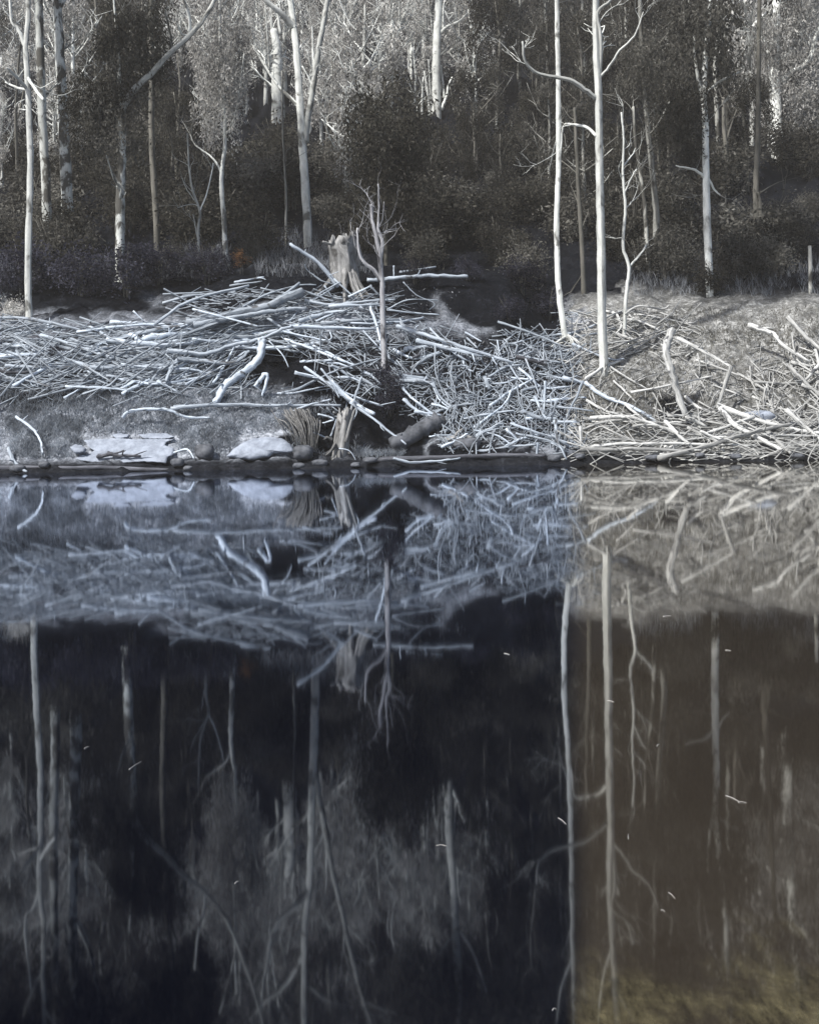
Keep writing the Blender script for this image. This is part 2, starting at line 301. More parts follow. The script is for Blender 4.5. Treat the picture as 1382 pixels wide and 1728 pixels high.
# ------------------------------------------------------------------ tubes
def catmull(P, k):
    P = [Vector(p) for p in P]
    if len(P) == 2:
        return [P[0].lerp(P[1], i/k) for i in range(k+1)], [i/k for i in range(k+1)]
    out, ts = [], []; n_ = len(P)-1
    for i in range(n_):
        a, b_, c, d = P[max(i-1, 0)], P[i], P[i+1], P[min(i+2, n_)]
        for j in range(k):
            t = j/k
            out.append(0.5*((2*b_)+(c-a)*t+(2*a-5*b_+4*c-d)*t*t+(3*b_-a-3*c+d)*t**3)); ts.append((i+t)/n_)
    out.append(P[-1]); ts.append(1.0)
    return out, ts
class TubeSet:
    def __init__(s): s.V = []; s.F = []; s.U = []
    def add(s, P, r0, r1, seg=6, k=4, rough=0.15, wob=0.0, tip=False):
        pts, ts = catmull(P, k)
        n_ = len(pts); base = len(s.V); L = 0; d0 = None
        ph = random.random()*6.28
        for i, p in enumerate(pts):
            d = (pts[min(i+1, n_-1)]-pts[max(i-1, 0)])
            d = d.normalized() if d.length > 1e-6 else Vector((0, 0, 1))
            if i == 0:
                ref = Vector((0, 0, 1)) if abs(d.z) < 0.9 else Vector((1, 0, 0)); e1 = d.cross(ref).normalized()
            else: e1 = (e1-d*e1.dot(d)).normalized()
            e2 = d.cross(e1)
            if i: L += (p-pts[i-1]).length
            r = r0+(r1-r0)*ts[i]
            if tip and i == n_-1: r = r1*0.2
            q = p if not wob or i in (0,) else p+Vector((random.uniform(-wob, wob), random.uniform(-wob, wob), random.uniform(-wob, wob)))
            for j in range(seg+1):
                a = 6.2832*j/seg+ph
                rr = r*(1+rough*math.sin(3.1*a+ph*2+i*0.8)*0.6+rough*math.sin(i*2.3+ph*5+2*a))
                if j == seg: s.V.append(s.V[base+i*(seg+1)]); 
                else: s.V.append(tuple(q+e1*math.cos(a)*rr+e2*math.sin(a)*rr))
                s.U.append((j/seg+ph, L+ph*7))
        for i in range(n_-1):
            for j in range(seg):
                a = base+i*(seg+1)+j
                s.F.append((a, a+1, a+seg+2, a+seg+1))
        for i, flip in ((0, 1), (n_-1, 0)):          # ragged end caps
            c = len(s.V); dd = (pts[0]-pts[1] if i == 0 else pts[-1]-pts[-2]).normalized()
            s.V.append(tuple(pts[i]+dd*(r0 if i == 0 else r1)*random.uniform(0.1, 0.7))); s.U.append((0.5, L))
            for j in range(0, seg):
                a = base+i*(seg+1)+j
                s.F.append((a+1, a, c, c) if flip else (a, a+1, c, c))
        return s
    def mesh(s, name, m, origin=Vector((0, 0, 0))):
        me = bpy.data.meshes.new(name)
        V = [(v[0]-origin.x, v[1]-origin.y, v[2]-origin.z) for v in s.V]
        Fc = [f if f[2] != f[3] else f[:3] for f in s.F]
        me.from_pydata(V, [], Fc)
        uvl = me.uv_layers.new(name='UVMap'); li = np.empty(len(me.loops), dtype=np.int32); me.loops.foreach_get('vertex_index', li)
        uvl.data.foreach_set('uv', np.array(s.U, dtype=np.float32)[li].ravel())
        me.polygons.foreach_set('use_smooth', [True]*len(me.polygons)); me.materials.append(m); me.update()
        return me
def tube_obj(name, m, P, r0, r1, parent=None, **kw):
    t = TubeSet(); t.add(P, r0, r1, **kw)
    o0 = Vector(P[0]) if not parent else Vector((0, 0, 0))
    par_loc = parent.location if parent else None
    if parent:
        me = t.mesh(name, m, Vector(par_loc)); return link(name, me, parent)
    me = t.mesh(name, m, o0); return link(name, me, None, o0)

# ------------------------------------------------------------------ leaves
def leaf_quads(C, size, droop=0.0, aspect=0.45):
    """C (n,3) centres -> small leaf quads with random tilt; droop makes them hang"""
    n_ = len(C); d = rng.normal(size=(n_, 3)); d[:, 2] = d[:, 2]*(1-droop)-droop*1.8
    d /= np.linalg.norm(d, axis=1, keepdims=True)
    e = np.cross(d, rng.normal(size=(n_, 3))); e /= np.linalg.norm(e, axis=1, keepdims=True)
    s = size*(0.6+0.8*rng.random((n_, 1)))
    a, b_ = d*s, e*s*aspect*0.5
    V = np.stack([C, C+a*0.5+b_, C+a, C+a*0.5-b_], 1).reshape(-1, 3)
    return V, np.arange(n_*4).reshape(-1, 4)
def clump_points(n_, nc, rx, rz, cr, drop=0.0, shell=0.35):
    """points in clumps spread over an ellipsoid, strands falling by drop"""
    u = rng.normal(size=(nc, 3)); u /= np.linalg.norm(u, axis=1, keepdims=True)
    c = u*(shell+(1-shell)*rng.random((nc, 1)))*[rx, rx, rz]
    k = rng.integers(0, nc, n_); sz = (0.5+rng.random((nc, 1)))*cr
    p = c[k]+rng.normal(size=(n_, 3))*sz[k]*0.5
    p[:, 2] -= drop*rng.random(n_)**2
    return p
def foliage(name, m, n_, nc, rx, rz, cr, size, droop=0, drop=0, aspect=0.45):
    p = clump_points(n_, nc, rx, rz, cr, drop)
    V, Fc = leaf_quads(p, size, droop, aspect)
    return mesh_np(name, V, Fc, m, smooth=False)

shrub_me = {}
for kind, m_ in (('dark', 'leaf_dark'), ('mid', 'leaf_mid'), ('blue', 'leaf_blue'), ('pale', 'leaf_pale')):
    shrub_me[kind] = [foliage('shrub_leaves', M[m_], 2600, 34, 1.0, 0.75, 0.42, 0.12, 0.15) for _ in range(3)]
crown_me = {}
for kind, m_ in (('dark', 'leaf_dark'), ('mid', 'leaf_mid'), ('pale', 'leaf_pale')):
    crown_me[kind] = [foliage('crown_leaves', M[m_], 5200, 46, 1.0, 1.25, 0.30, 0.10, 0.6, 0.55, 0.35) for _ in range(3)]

def stems_mesh(name, m, n_, h, spread, r):
    t = TubeSet()
    for i in range(n_):
        a = random.random()*6.28; q = spread*random.uniform(0.3, 1)
        t.add([(0.1*math.cos(a), 0.1*math.sin(a), -0.2), (q*0.4*math.cos(a), q*0.4*math.sin(a), h*0.5), (q*math.cos(a), q*math.sin(a), h*random.uniform(0.7, 1.1))], r, r*0.35, seg=4, k=2, rough=0.1)
    return t.mesh(name, m)
STEMS = [stems_mesh('shrub_stems', M['bark_dim'], 7, 1.6, 0.8, 0.025) for _ in range(3)]
STEMS_P = [stems_mesh('shrub_stems', M['bark_mid'], 6, 1.7, 0.8, 0.018) for _ in range(2)]

def place_shrub(x, Y, s, kind, label, group=None, cat='shrub', sq=1.0, name='shrub'):
    z = T(x, Y); e = link(name, None, None, (x, Y, z)); e.rotation_euler.z = random.random()*6.28; e.scale = (s, s, s*sq)
    tag(e, label, cat, group)
    st = link('stems', random.choice(STEMS if kind != 'pale' else STEMS_P), e)
    f = link('foliage', random.choice(shrub_me[kind]), e, (0, 0, 0.85)); f.rotation_euler.z = random.random()*6
    return e

# ------------------------------------------------------------------ hand placed trees (photo column/row of each joint, distance)
def tree(Y, trunk, w0, w1, m, label, limbs=(), crown=None, name='tree', cat='tree', group=None, lean=0.0, roots=0, seg=8, twig_n=2):
    """trunk: list of (px,py); the root sits on the ground at distance Y"""
    P = []
    for i, (px, py) in enumerate(trunk):
        P.append(W(px, py, Y+lean*i/len(trunk)))
    g = T(P[0].x, Y); P[0].z = min(P[0].z, g)-0.25
    e = link(name, None, None, (P[0].x, Y, g)); tag(e, label, cat, group)
    s = Y/F
    tube_obj('trunk', m, P, w0*s/2, w1*s/2, parent=e, seg=seg, k=5, rough=0.07, wob=0.012)
    for lb in limbs:
        pts, a, b_ = lb[0], lb[1], lb[2]; dy = lb[3] if len(lb) > 3 else random.uniform(-1.2, 1.2)
        Q = [W(px, py, Y+lean*0.5+dy*i/(len(pts)-1)) for i, (px, py) in enumerate(pts)]
        tube_obj('limb', lb[4] if len(lb) > 4 else m, Q, a*s/2, b_*s/2, parent=e, seg=6, k=4, rough=0.08, wob=0.015)
    def twigs(t, a, d, L_, r, lv):
        q = [a]; dd = d.copy()
        for i in range(3):
            dd = (dd+Vector((random.gauss(0, .25), random.gauss(0, .25), random.gauss(.08, .2)))).normalized(); q.append(q[-1]+dd*L_/3)
        t.add(q, r, r*.4, seg=4, k=2, rough=.08)
        if lv:
            for i in range(random.randint(2, 3)):
                b0 = q[random.randint(1, 3)]; nd = (dd+Vector((random.gauss(0, .7), random.gauss(0, .5), random.gauss(.1, .5)))).normalized()
                twigs(t, b0, nd, L_*random.uniform(.5, .8), r*.55, lv-1)
    if twig_n:
        t = TubeSet()
        lines = [(P, w1)]*2+[([W(px, py, Y+lean*.5) for px, py in lb[0]], lb[2]) for lb in limbs]
        for Pl, rw_ in lines:
            for i in range(twig_n):
                j = random.randint(max(1, len(Pl)//2), len(Pl)-1); a = Vector(Pl[j]).lerp(Vector(Pl[j-1]), random.random()*.9)
                if Pl is P and a.z < P[0].z+(P[-1].z-P[0].z)*.35: continue
                d = (Vector(Pl[j])-Vector(Pl[j-1])).normalized()+Vector((random.gauss(0, .7), random.gauss(0, .4), .2))
                twigs(t, a, d.normalized(), random.uniform(22, 60)*s, rw_*s*.22, 2 if w0 > 10 else 1)
        if t.V: tag(link('twigs', t.mesh('twigs', m, e.location), e), kind='stuff')
    for _ in range(roots):
        a = random.uniform(-2.6, -0.5) if random.random() < 0.7 else random.random()*6.28
        q = P[0]+Vector((0, 0, 0.55)); rr = random.uniform(0.5, 1.0)
        x1, y1 = q.x+rr*math.cos(a), q.y+rr*math.sin(a)
        tube_obj('root', m, [q, (q.x+rr*.5*math.cos(a), q.y+rr*.5*math.sin(a), T(x1, y1)*.5+q.z*.5), (x1, y1, T(x1, y1)-.05)], w0*s*.3, w0*s*.1, parent=e, seg=5, k=3)
    for cr in (crown or []):
        px, py, sx_, sz_, kind = cr[:5]; dy = cr[5] if len(cr) > 5 else 0
        c = W(px, py, Y+dy)
        f = link('crown', random.choice(crown_me[kind]), e, c-e.location); f.scale = (sx_*s, sx_*s, sz_*s); f.rotation_euler.z = random.random()*6
    return e
bp_, bm_, bd_, bt_ = M['bark_pale'], M['bark_mid'], M['bark_dim'], M['bark_mottled']
tree(48, [(50,547),(48,450),(52,300),(50,200),(47,130),(44,75),(48,20),(45,-120),(42,-330)], 12, 7, bp_,
     'slender white trunk standing at the left end of the driftwood bank, forking near the top', [
     ([(44,80),(32,50),(22,38),(18,0),(25,-90)], 8, 4), ([(48,150),(30,132),(12,114)], 7, 4), ([(50,152),(30,148),(10,138)], 5, 3),
     ([(47,130),(60,150),(74,168)], 6, 5), ([(45,-60),(20,-110),(-10,-190)], 6, 3), ([(45,-120),(75,-180),(80,-270)], 5, 2)],
     [(45,-300,90,110,'mid'),(0,-220,70,90,'dark')])
tree(60, [(80,352),(78,300),(72,200),(68,60),(66,-60),(64,-300)], 17, 12, bt_, 'mottled pale trunk just right of the slender white tree at far left', [([(68,20),(50,-30),(30,-120)],7,3)], [(60,-260,110,140,'mid')])
tree(61, [(116,362),(112,300),(106,180),(99,40),(96,-80),(94,-320)], 21, 13, bt_, 'thick mottled trunk, second of the two spotted trunks at upper left', [([(99,20),(125,-40),(140,-150)],8,3)], [(100,-280,120,150,'dark')])
tree(53.5, [(204,465),(203,400),(204,330),(207,250),(206,180)], 18, 13, bt_, 'stout grey trunk with a long limb sweeping up to the right', [
     ([(206,185),(228,150),(258,122),(285,92),(325,55),(352,20),(375,-30),(400,-110),(420,-190)], 12, 4, -1.5, bp_), ([(322,56),(318,20),(308,-10),(300,-70)], 6, 3, -1, bp_),
     ([(290,88),(288,60),(279,20)], 5, 3), ([(204,190),(180,160),(150,140)], 6, 2), ([(204,320),(192,300),(180,262)], 5, 2), ([(206,185),(202,120),(198,60),(190,-40)], 8, 3), ([(330,50),(310,60),(300,40)],4,2), ([(375,-30),(360,-90),(340,-150)],5,2)],
     [(195,190,62,75,'mid'),(150,160,60,60,'dark'),(215,60,70,80,'dark')])
tree(61, [(266,390),(262,330),(256,230),(256,120),(254,30),(262,-60),(264,-260)], 11, 7, bd_, 'dim grey trunk behind and right of the stout trunk with the sweeping limb', [([(254,35),(262,10),(270,-30)],6,3)], [(262,-200,100,120,'dark')])
tree(56, [(336,446),(335,385),(338,357),(326,322),(319,280),(317,225)], 5.5, 2.5, bp_, 'small crooked white sapling with bare twigs', [
     ([(338,357),(348,330),(356,300),(360,275)],3,1.5), ([(334,405),(330,380),(326,362)],2.5,1.2), ([(330,340),(316,320),(308,300)],2,1), ([(338,350),(325,345),(300,350)],2,1)], name='sapling', cat='sapling')
tree(58, [(382,427),(378,370),(374,300),(380,240),(378,170),(372,60),(370,-120)], 9, 3.5, bp_, 'straight white sapling right of the crooked one, leafy above', [
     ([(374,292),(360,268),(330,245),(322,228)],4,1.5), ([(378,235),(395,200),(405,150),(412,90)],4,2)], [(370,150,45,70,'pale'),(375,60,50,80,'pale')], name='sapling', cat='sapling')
tree(61.5, [(521,377),(515,310),(511,250),(507,180),(502,110),(497,50),(488,-20),(484,-110),(478,-230),(470,-330)], 15, 8, bp_,
     'tall forked white gum above the broken stump, its crown spreading wide', [
     ([(496,48),(482,30),(465,14),(443,-8),(425,-60),(412,-130)], 13, 5), ([(516,240),(519,205),(528,150),(537,90),(546,40),(556,-15),(568,-80),(585,-150)], 11, 7),
     ([(504,180),(490,165),(474,150),(452,118),(428,76)], 8, 4), ([(528,150),(520,128),(510,112)], 4, 3), ([(530,120),(528,80),(527,45)], 4, 2),
     ([(585,-150),(600,-200),(608,-280)], 6, 2), ([(580,-140),(605,-155),(640,-165)], 4, 2), ([(486,-60),(455,-110),(420,-140),(390,-170)], 9, 4), ([(484,-110),(520,-140),(560,-150)],5,2),
     ([(455,118),(452,70),(448,10)], 4, 2), ([(425,-60),(435,-100),(440,-150)],4,2)], [(470,-330,80,60,'mid')])
tree(96, [(470,262),(470,200),(468,130),(469,90),(462,50)], 27, 12, bp_, 'broad pale broken-topped trunk left of the tall forked gum', [([(462,60),(458,40),(457,12)],6,3),([(474,58),(470,30),(468,8)],6,3),([(478,240),(483,300),(482,352)],5,3)])
tree(60, [(482,372),(483,330),(480,270),(477,200),(476,120)], 4.5, 3, bm_, 'very thin grey stem left of the tall forked gum', name='sapling', cat='sapling')
tree(98, [(738,262),(737,190),(736,120),(738,50),(742,-60),(745,-260)], 17, 11, bp_, 'white trunk with antler-like branches high in the centre of the slope', [
     ([(745,185),(753,165),(757,145),(763,130)],7,3), ([(750,165),(746,130),(745,110)],5,3), ([(740,60),(755,45),(775,36),(790,20)],7,3), ([(748,52),(748,20),(752,-10)],5,2),
     ([(757,90),(768,75),(772,55)],6,3), ([(726,195),(722,160),(716,120)],8,3), ([(738,-40),(770,-90),(790,-160)],7,3), ([(742,-60),(700,-110),(680,-190)],7,3)], [(742,-230,120,120,'mid'),(690,-200,90,90,'mid')])
tree(47, [(957,563),(946,522),(941,460),(939,380),(942,270),(942,150),(940,60),(938,-60),(934,-330)], 11, 7, bp_,
     'left of the two tall white trunks on the right bank, curving at its foot', [([(940,230),(932,262),(926,290)],3,1), ([(938,-60),(915,-120),(905,-190)],5,2)], [(930,-300,110,110,'mid')], roots=4)
tree(45, [(1019,597),(1015,520),(1014,420),(1012,330),(1011,240),(1009,150),(1005,60),(1006,-40),(1010,-150),(1016,-330)], 16, 9, bp_,
     'tallest white trunk on the right bank, foot among driftwood, limbs bending left', [
     ([(1004,165),(985,150),(960,135),(925,128),(900,120),(885,100),(882,70)], 9, 4), ([(1006,230),(990,215),(965,210),(950,215),(946,260)], 6, 2.5),
     ([(1012,130),(1028,112),(1045,85),(1070,60),(1085,20)], 5, 2), ([(1012,130),(1013,60),(1008,20),(1030,0),(1040,-40)], 7, 4), ([(1006,-40),(985,-110),(975,-200)],6,2), ([(1010,-120),(1040,-180),(1050,-260)],6,2)],
     [(1010,-300,120,120,'mid')], roots=0)
tree(47.5, [(1052,552),(1056,500),(1061,452),(1051,415),(1055,350),(1051,300),(1052,235),(1048,190)], 7, 3, bp_, 'thin crooked white sapling right of the tallest trunk', [
     ([(1061,450),(1078,432),(1090,414)],4,2), ([(1057,350),(1068,338),(1078,330)],3,1.5), ([(1053,325),(1065,300),(1073,285)],3,1.5), ([(1052,280),(1066,262),(1072,250)],3,1.2), ([(1052,402),(1035,402),(1020,400)],3,1)],
     name='sapling', cat='sapling')
tree(58, [(1094,414),(1088,360),(1080,290),(1073,250),(1068,180)], 8, 4, bm_, 'left trunk of the leaning grey pair right of the crooked sapling', [([(1080,290),(1092,262),(1104,245)],3,1)])
tree(59, [(1101,412),(1107,370),(1102,310),(1094,230),(1084,120),(1078,-30),(1070,-240)], 12, 5, bm_, 'right trunk of the leaning grey pair right of the crooked sapling', [([(1094,230),(1110,210),(1130,170)],4,2)], [(1075,-200,100,110,'dark'),(1085,110,50,60,'mid')])
tree(54, [(985,462),(981,400),(975,310),(972,240),(969,182)], 9, 5, bd_, 'dim grey broken stem between the two tall white trunks', [([(985,460),(965,490),(955,505)],3,2)])
tree(55, [(1197,452),(1193,390),(1191,310),(1190,230),(1187,160),(1190,90),(1196,20),(1200,-120),(1205,-280)], 14, 7, bp_, 'lone grey white trunk above the right bank undergrowth', [
     ([(1190,158),(1210,140),(1245,122),(1255,110)],5,2.5), ([(1188,300),(1172,287),(1140,280)],6,2), ([(1194,300),(1205,320),(1215,330)],5,2), ([(1187,170),(1175,120),(1170,60)],8,3)],
     [(1195,-220,110,120,'mid'),(1185,60,70,90,'mid'),(1150,200,60,60,'dark')])
tree(63, [(1275,408),(1275,340),(1276,280),(1278,230),(1280,60),(1284,-200)], 12, 6, bd_, 'dim double-stemmed trunk at right of the slope', [([(1284,400),(1282,350),(1278,325)],8,5),([(1282,325),(1305,312),(1322,304)],3,1)], [(1284,-190,100,110,'mid')])
tree(64, [(1303,410),(1304,380),(1304,352)], 7, 6, bd_, 'short dim broken stem right of the double-stemmed trunk', name='dead_tree', cat='tree')
tree(84, [(1312,262),(1308,180),(1305,110),(1308,40),(1312,-60),(1318,-260)], 22, 12, bp_, 'big white gum at the top right corner with curling limbs', [
     ([(1318,138),(1335,122),(1355,112),(1370,90),(1378,55),(1400,20)],11,7), ([(1330,60),(1345,45),(1362,15),(1375,-20)],8,5), ([(1312,105),(1330,90),(1345,78),(1356,50)],7,4),
     ([(1270,45),(1285,28),(1310,10),(1340,-4)],6,4), ([(1310,-40),(1350,-100),(1360,-180)],10,4), ([(1312,160),(1318,130),(1326,70)],10,5), ([(1305,110),(1290,70),(1275,40)],9,5)],
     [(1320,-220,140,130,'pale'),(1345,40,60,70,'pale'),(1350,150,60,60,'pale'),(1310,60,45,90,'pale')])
tree(52, [(1367,472),(1366,415)], 7, 6, bm_, 'short weathered post standing alone at the right edge', twig_n=0, name='post', cat='post')
tree(44.6, [(648,645),(649,600),(646,540),(645,480),(640,430),(634,395),(628,370),(626,345)], 12, 5, M['bark_burnt'], 'dead sapling, scorched dark low down, standing in front of the driftwood pile', [
     ([(643,475),(630,455),(612,440),(605,415),(603,385)], 8, 3, -.2), ([(641,440),(645,410),(638,385),(640,350),(638,310)], 7, 2.5, -.2), ([(640,425),(622,410),(612,398)],3,1.2), ([(634,395),(645,370),(648,340)],3,1.5), ([(608,425),(598,410),(596,380)],3,1)],
     name='dead_sapling', cat='sapling')
tree(55, [(652,465),(651,400),(650,340),(650,280),(646,200),(650,140)], 8, 4, bd_, 'dim stem rising behind the scorched dead sapling', [([(652,390),(668,380),(680,372)],3,1.5)], [(640,270,75,90,'dark'),(655,190,80,80,'dark'),(690,320,60,60,'dark')])
# thin background stems that the photo lets one tell apart
thin = [(288,380,250,4,72,bd_),(300,300,140,4,84,bd_),(410,225,140,5,100,bp_),(405,150,40,4,105,bp_),(558,330,150,3,80,bd_),(605,330,230,5,86,bm_),(650,345,250,4,84,bm_),(672,260,215,5,90,bm_),
        (670,120,30,5,110,bp_),(700,200,130,5,102,bp_),(718,245,180,5,98,bp_),(727,240,150,4,98,bp_),(762,250,190,4,98,bm_),(775,130,60,4,110,bm_),(727,340,315,4,78,bm_),(805,320,288,5,80,bm_),(800,350,325,4,76,bd_),
        (866,315,255,5,86,bm_),(905,230,140,6,90,bd_),(918,290,225,6,86,bd_),(1010,90,0,4,105,bm_),(968,130,80,5,100,bd_),(985,140,95,5,100,bd_),(1145,180,110,7,92,bd_),(1212,140,60,8,88,bm_),(1220,300,215,10,76,bd_),
        (430,120,-60,4,112,bp_),(590,120,0,5,115,bp_),(640,110,-60,5,118,bp_),(560,90,-40,6,112,bp_),(690,90,-70,6,112,bp_),(800,90,-60,4,112,bm_),(835,180,40,4,100,bd_),(870,90,-80,5,112,bm_),(160,180,20,6,96,bd_),(145,60,-60,6,112,bm_),
        (180,80,-40,5,112,bm_),(222,90,-30,6,110,bm_),(1100,80,-60,6,112,bm_),(1160,60,-80,6,112,bm_),(1240,80,-60,6,108,bm_),(350,120,-30,5,108,bp_),(372,130,30,6,104,bp_),(30,280,120,6,74,bd_),(1048,70,-50,5,110,bd_)]
for (px, b0, t0, w_, Y, m_) in thin:
    pl = 'white' if m_ is bp_ else 'grey' if m_ is bm_ else 'dim'
    side = 'upper left' if px < 330 else 'upper centre' if px < 820 else 'upper right'
    x = px+random.uniform(-3, 3)
    tree(Y, [(x, b0+15), (x+random.uniform(-5, 5), (b0+t0)/2), (x+random.uniform(-6, 6), t0), (x+random.uniform(-9, 9), t0-50)], w_, w_*0.55, m_, 'thin %s stem among the trees on the %s of the slope' % (pl, side),
         [([(x, (b0+t0)/2), (x+random.choice((-1, 1))*12, t0), (x+random.choice((-1, 1))*22, t0-30)], w_*0.5, w_*0.2)], name='sapling', cat='sapling', group='thin stems on the %s slope' % side, seg=5, twig_n=2 if m_ is bp_ else 1)

# ------------------------------------------------------------------ forest on the slope: tree prototypes, then copies
def forest_tree(kind, barkm):
    t = TubeSet(); h = 9.0
    pts = [(0, 0, -0.5), (random.uniform(-.15, .15), 0, h*0.35), (random.uniform(-.3, .3), random.uniform(-.3, .3), h*0.7), (random.uniform(-.5, .5), 0, h)]
    t.add(pts, 0.20, 0.07, seg=6, k=3, rough=0.1)
    lt = TubeSet()
    pl_ = kind == 'pale'
    for i in range(13 if pl_ else 6):
        z0 = random.uniform(0.3, 0.9)*h; a = random.random()*6.28; L = random.uniform(1, 2.6)
        e0, e1, e2 = (0, 0, z0), (L*.5*math.cos(a), L*.5*math.sin(a), z0+0.7), (L*math.cos(a+.2), L*math.sin(a+.2), z0+random.uniform(1.5, 2.8))
        lt.add([e0, e1, e2], 0.085 if pl_ else .07, 0.03, seg=5, k=2)
        for j in range(4 if pl_ else 2):
            b0 = Vector(e1).lerp(Vector(e2), random.uniform(0, .9)); lt.add([b0, b0+Vector((random.gauss(0, .35), random.gauss(0, .35), .45)), b0+Vector((random.gauss(0, .6), random.gauss(0, .6), random.uniform(.6, 1.4)))], 0.035, 0.012, seg=4, k=1)
    p = []
    for i in range(15):
        zc = random.uniform(0.30, 1.08)*h; a = random.random()*6.28; q = random.uniform(0.3, 2.1)*(1.15-abs(zc/h-0.7))
        nn = random.randint(180, 420) if kind != 'pale' else random.randint(120, 300); rr = random.uniform(0.4, 1.0)
        c = rng.normal(size=(nn, 3))*[rr*.55, rr*.55, rr*.6]+[q*math.cos(a), q*math.sin(a), zc]; c[:, 2] -= rng.random(nn)**2*1.1
        p.append(c)
    V, Fc = leaf_quads(np.concatenate(p), 0.26, 0.65, 0.33)
    return (t.mesh('trunk', barkm), lt.mesh('limbs', M['bark_pale'] if kind == 'pale' else barkm), mesh_np('crown', V, Fc, M['leaf_'+kind], smooth=False))
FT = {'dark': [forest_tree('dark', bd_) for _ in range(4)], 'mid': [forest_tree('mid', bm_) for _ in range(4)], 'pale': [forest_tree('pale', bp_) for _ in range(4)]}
def put_tree(x, Y, s, kind, label, group):
    e = link('gum_tree', None, None, (x, Y, T(x, Y))); e.scale = (s, s, s*random.uniform(.9, 1.25)); e.rotation_euler.z = random.random()*6.28
    tag(e, label, 'tree', group); a = random.choice(FT[kind])
    for nme, me_ in zip(('trunk', 'limbs', 'crown'), a): tag(link(nme, me_, e), kind='stuff' if nme == 'limbs' else None)
def sunlit_zone(px, py):  # sun patches on the slope, painted as pale foliage
    a = max(0, 1-((px-540)/290)**2-((py-60)/210)**2); b_ = max(0, 1-((px-1350)/100)**2-((py-90)/150)**2); c = max(0, 1-((px-70)/90)**2-((py-150)/220)**2)*0.5
    return max(a, b_, c)
LB = {'dark': 'dark leafy tree', 'mid': 'grey leafed tree', 'pale': 'drooping gum painted sunlit pale'}
ANC = [(0,'by the slender white tree'),(70,'by the two mottled trunks'),(160,'about the stout grey trunk'),(250,'above the crooked white sapling'),(350,'above the straight white sapling'),
       (430,'about the tall forked gum'),(560,'above the tall stump'),(650,'about the antler-branched trunk'),(800,'above the dark mound'),(900,'behind the two tall white trunks'),(1050,'about the leaning grey pair'),
       (1130,'about the lone grey white trunk'),(1240,'about the double-stemmed trunk'),(1320,'by the top right white gum')]
def anc(px): return [t_ for a, t_ in ANC if px >= a][-1] if px >= 0 else 'beyond the left edge'
cnt = 0
for Y, step in [(70,125),(74,115),(79,112),(85,104),(91,96),(98,90),(105,84),(113,80),(122,74),(133,70),(146,78),(165,90),(190,100)]:
    px = -90+random.uniform(0, step)
    while px < 1480:
        pxx = px+random.uniform(-.4, .4)*step; yy = Y+random.uniform(-2.5, 2.5); x = (pxx-CX)/F*yy; z = T(x, yy); py = CY-(z-H)/yy*F-sa*(pxx-CX)
        s = random.uniform(0.45, 0.9) if Y < 90 else random.uniform(0.75, 1.2) if Y < 125 else random.uniform(1.3, 2.0)
        top = py-9*s*F/yy
        pz = sunlit_zone(pxx, py*.4+top*.6)*(1 if top > -150 else .25); r_ = random.random()
        kind = 'pale' if r_ < pz*3.2 else 'mid' if (top < 120 and r_ < 0.6) or r_ < .12 else 'dark'
        tier = 'low on the slope' if Y < 80 else 'midway up the slope' if Y < 112 else 'high on the slope'
        if any(abs(pxx-a) < 48*80/yy and yy < b_ and top < 330 for a, b_ in ((738, 98), (468, 98), (1325, 84), (520, 76), (205, 72), (290, 72), (1195, 72))) and random.random() < .8: kind = None
        skip = kind is None or pz > .3 and Y < 80 and random.random() < .6
        if not skip: put_tree(x, yy, s, kind, '%s %s, %s' % (LB[kind], tier, anc(pxx)), '%s trees %s, %s' % (kind, tier, anc(pxx))); cnt += 1
        px += step
print('forest trees', cnt)
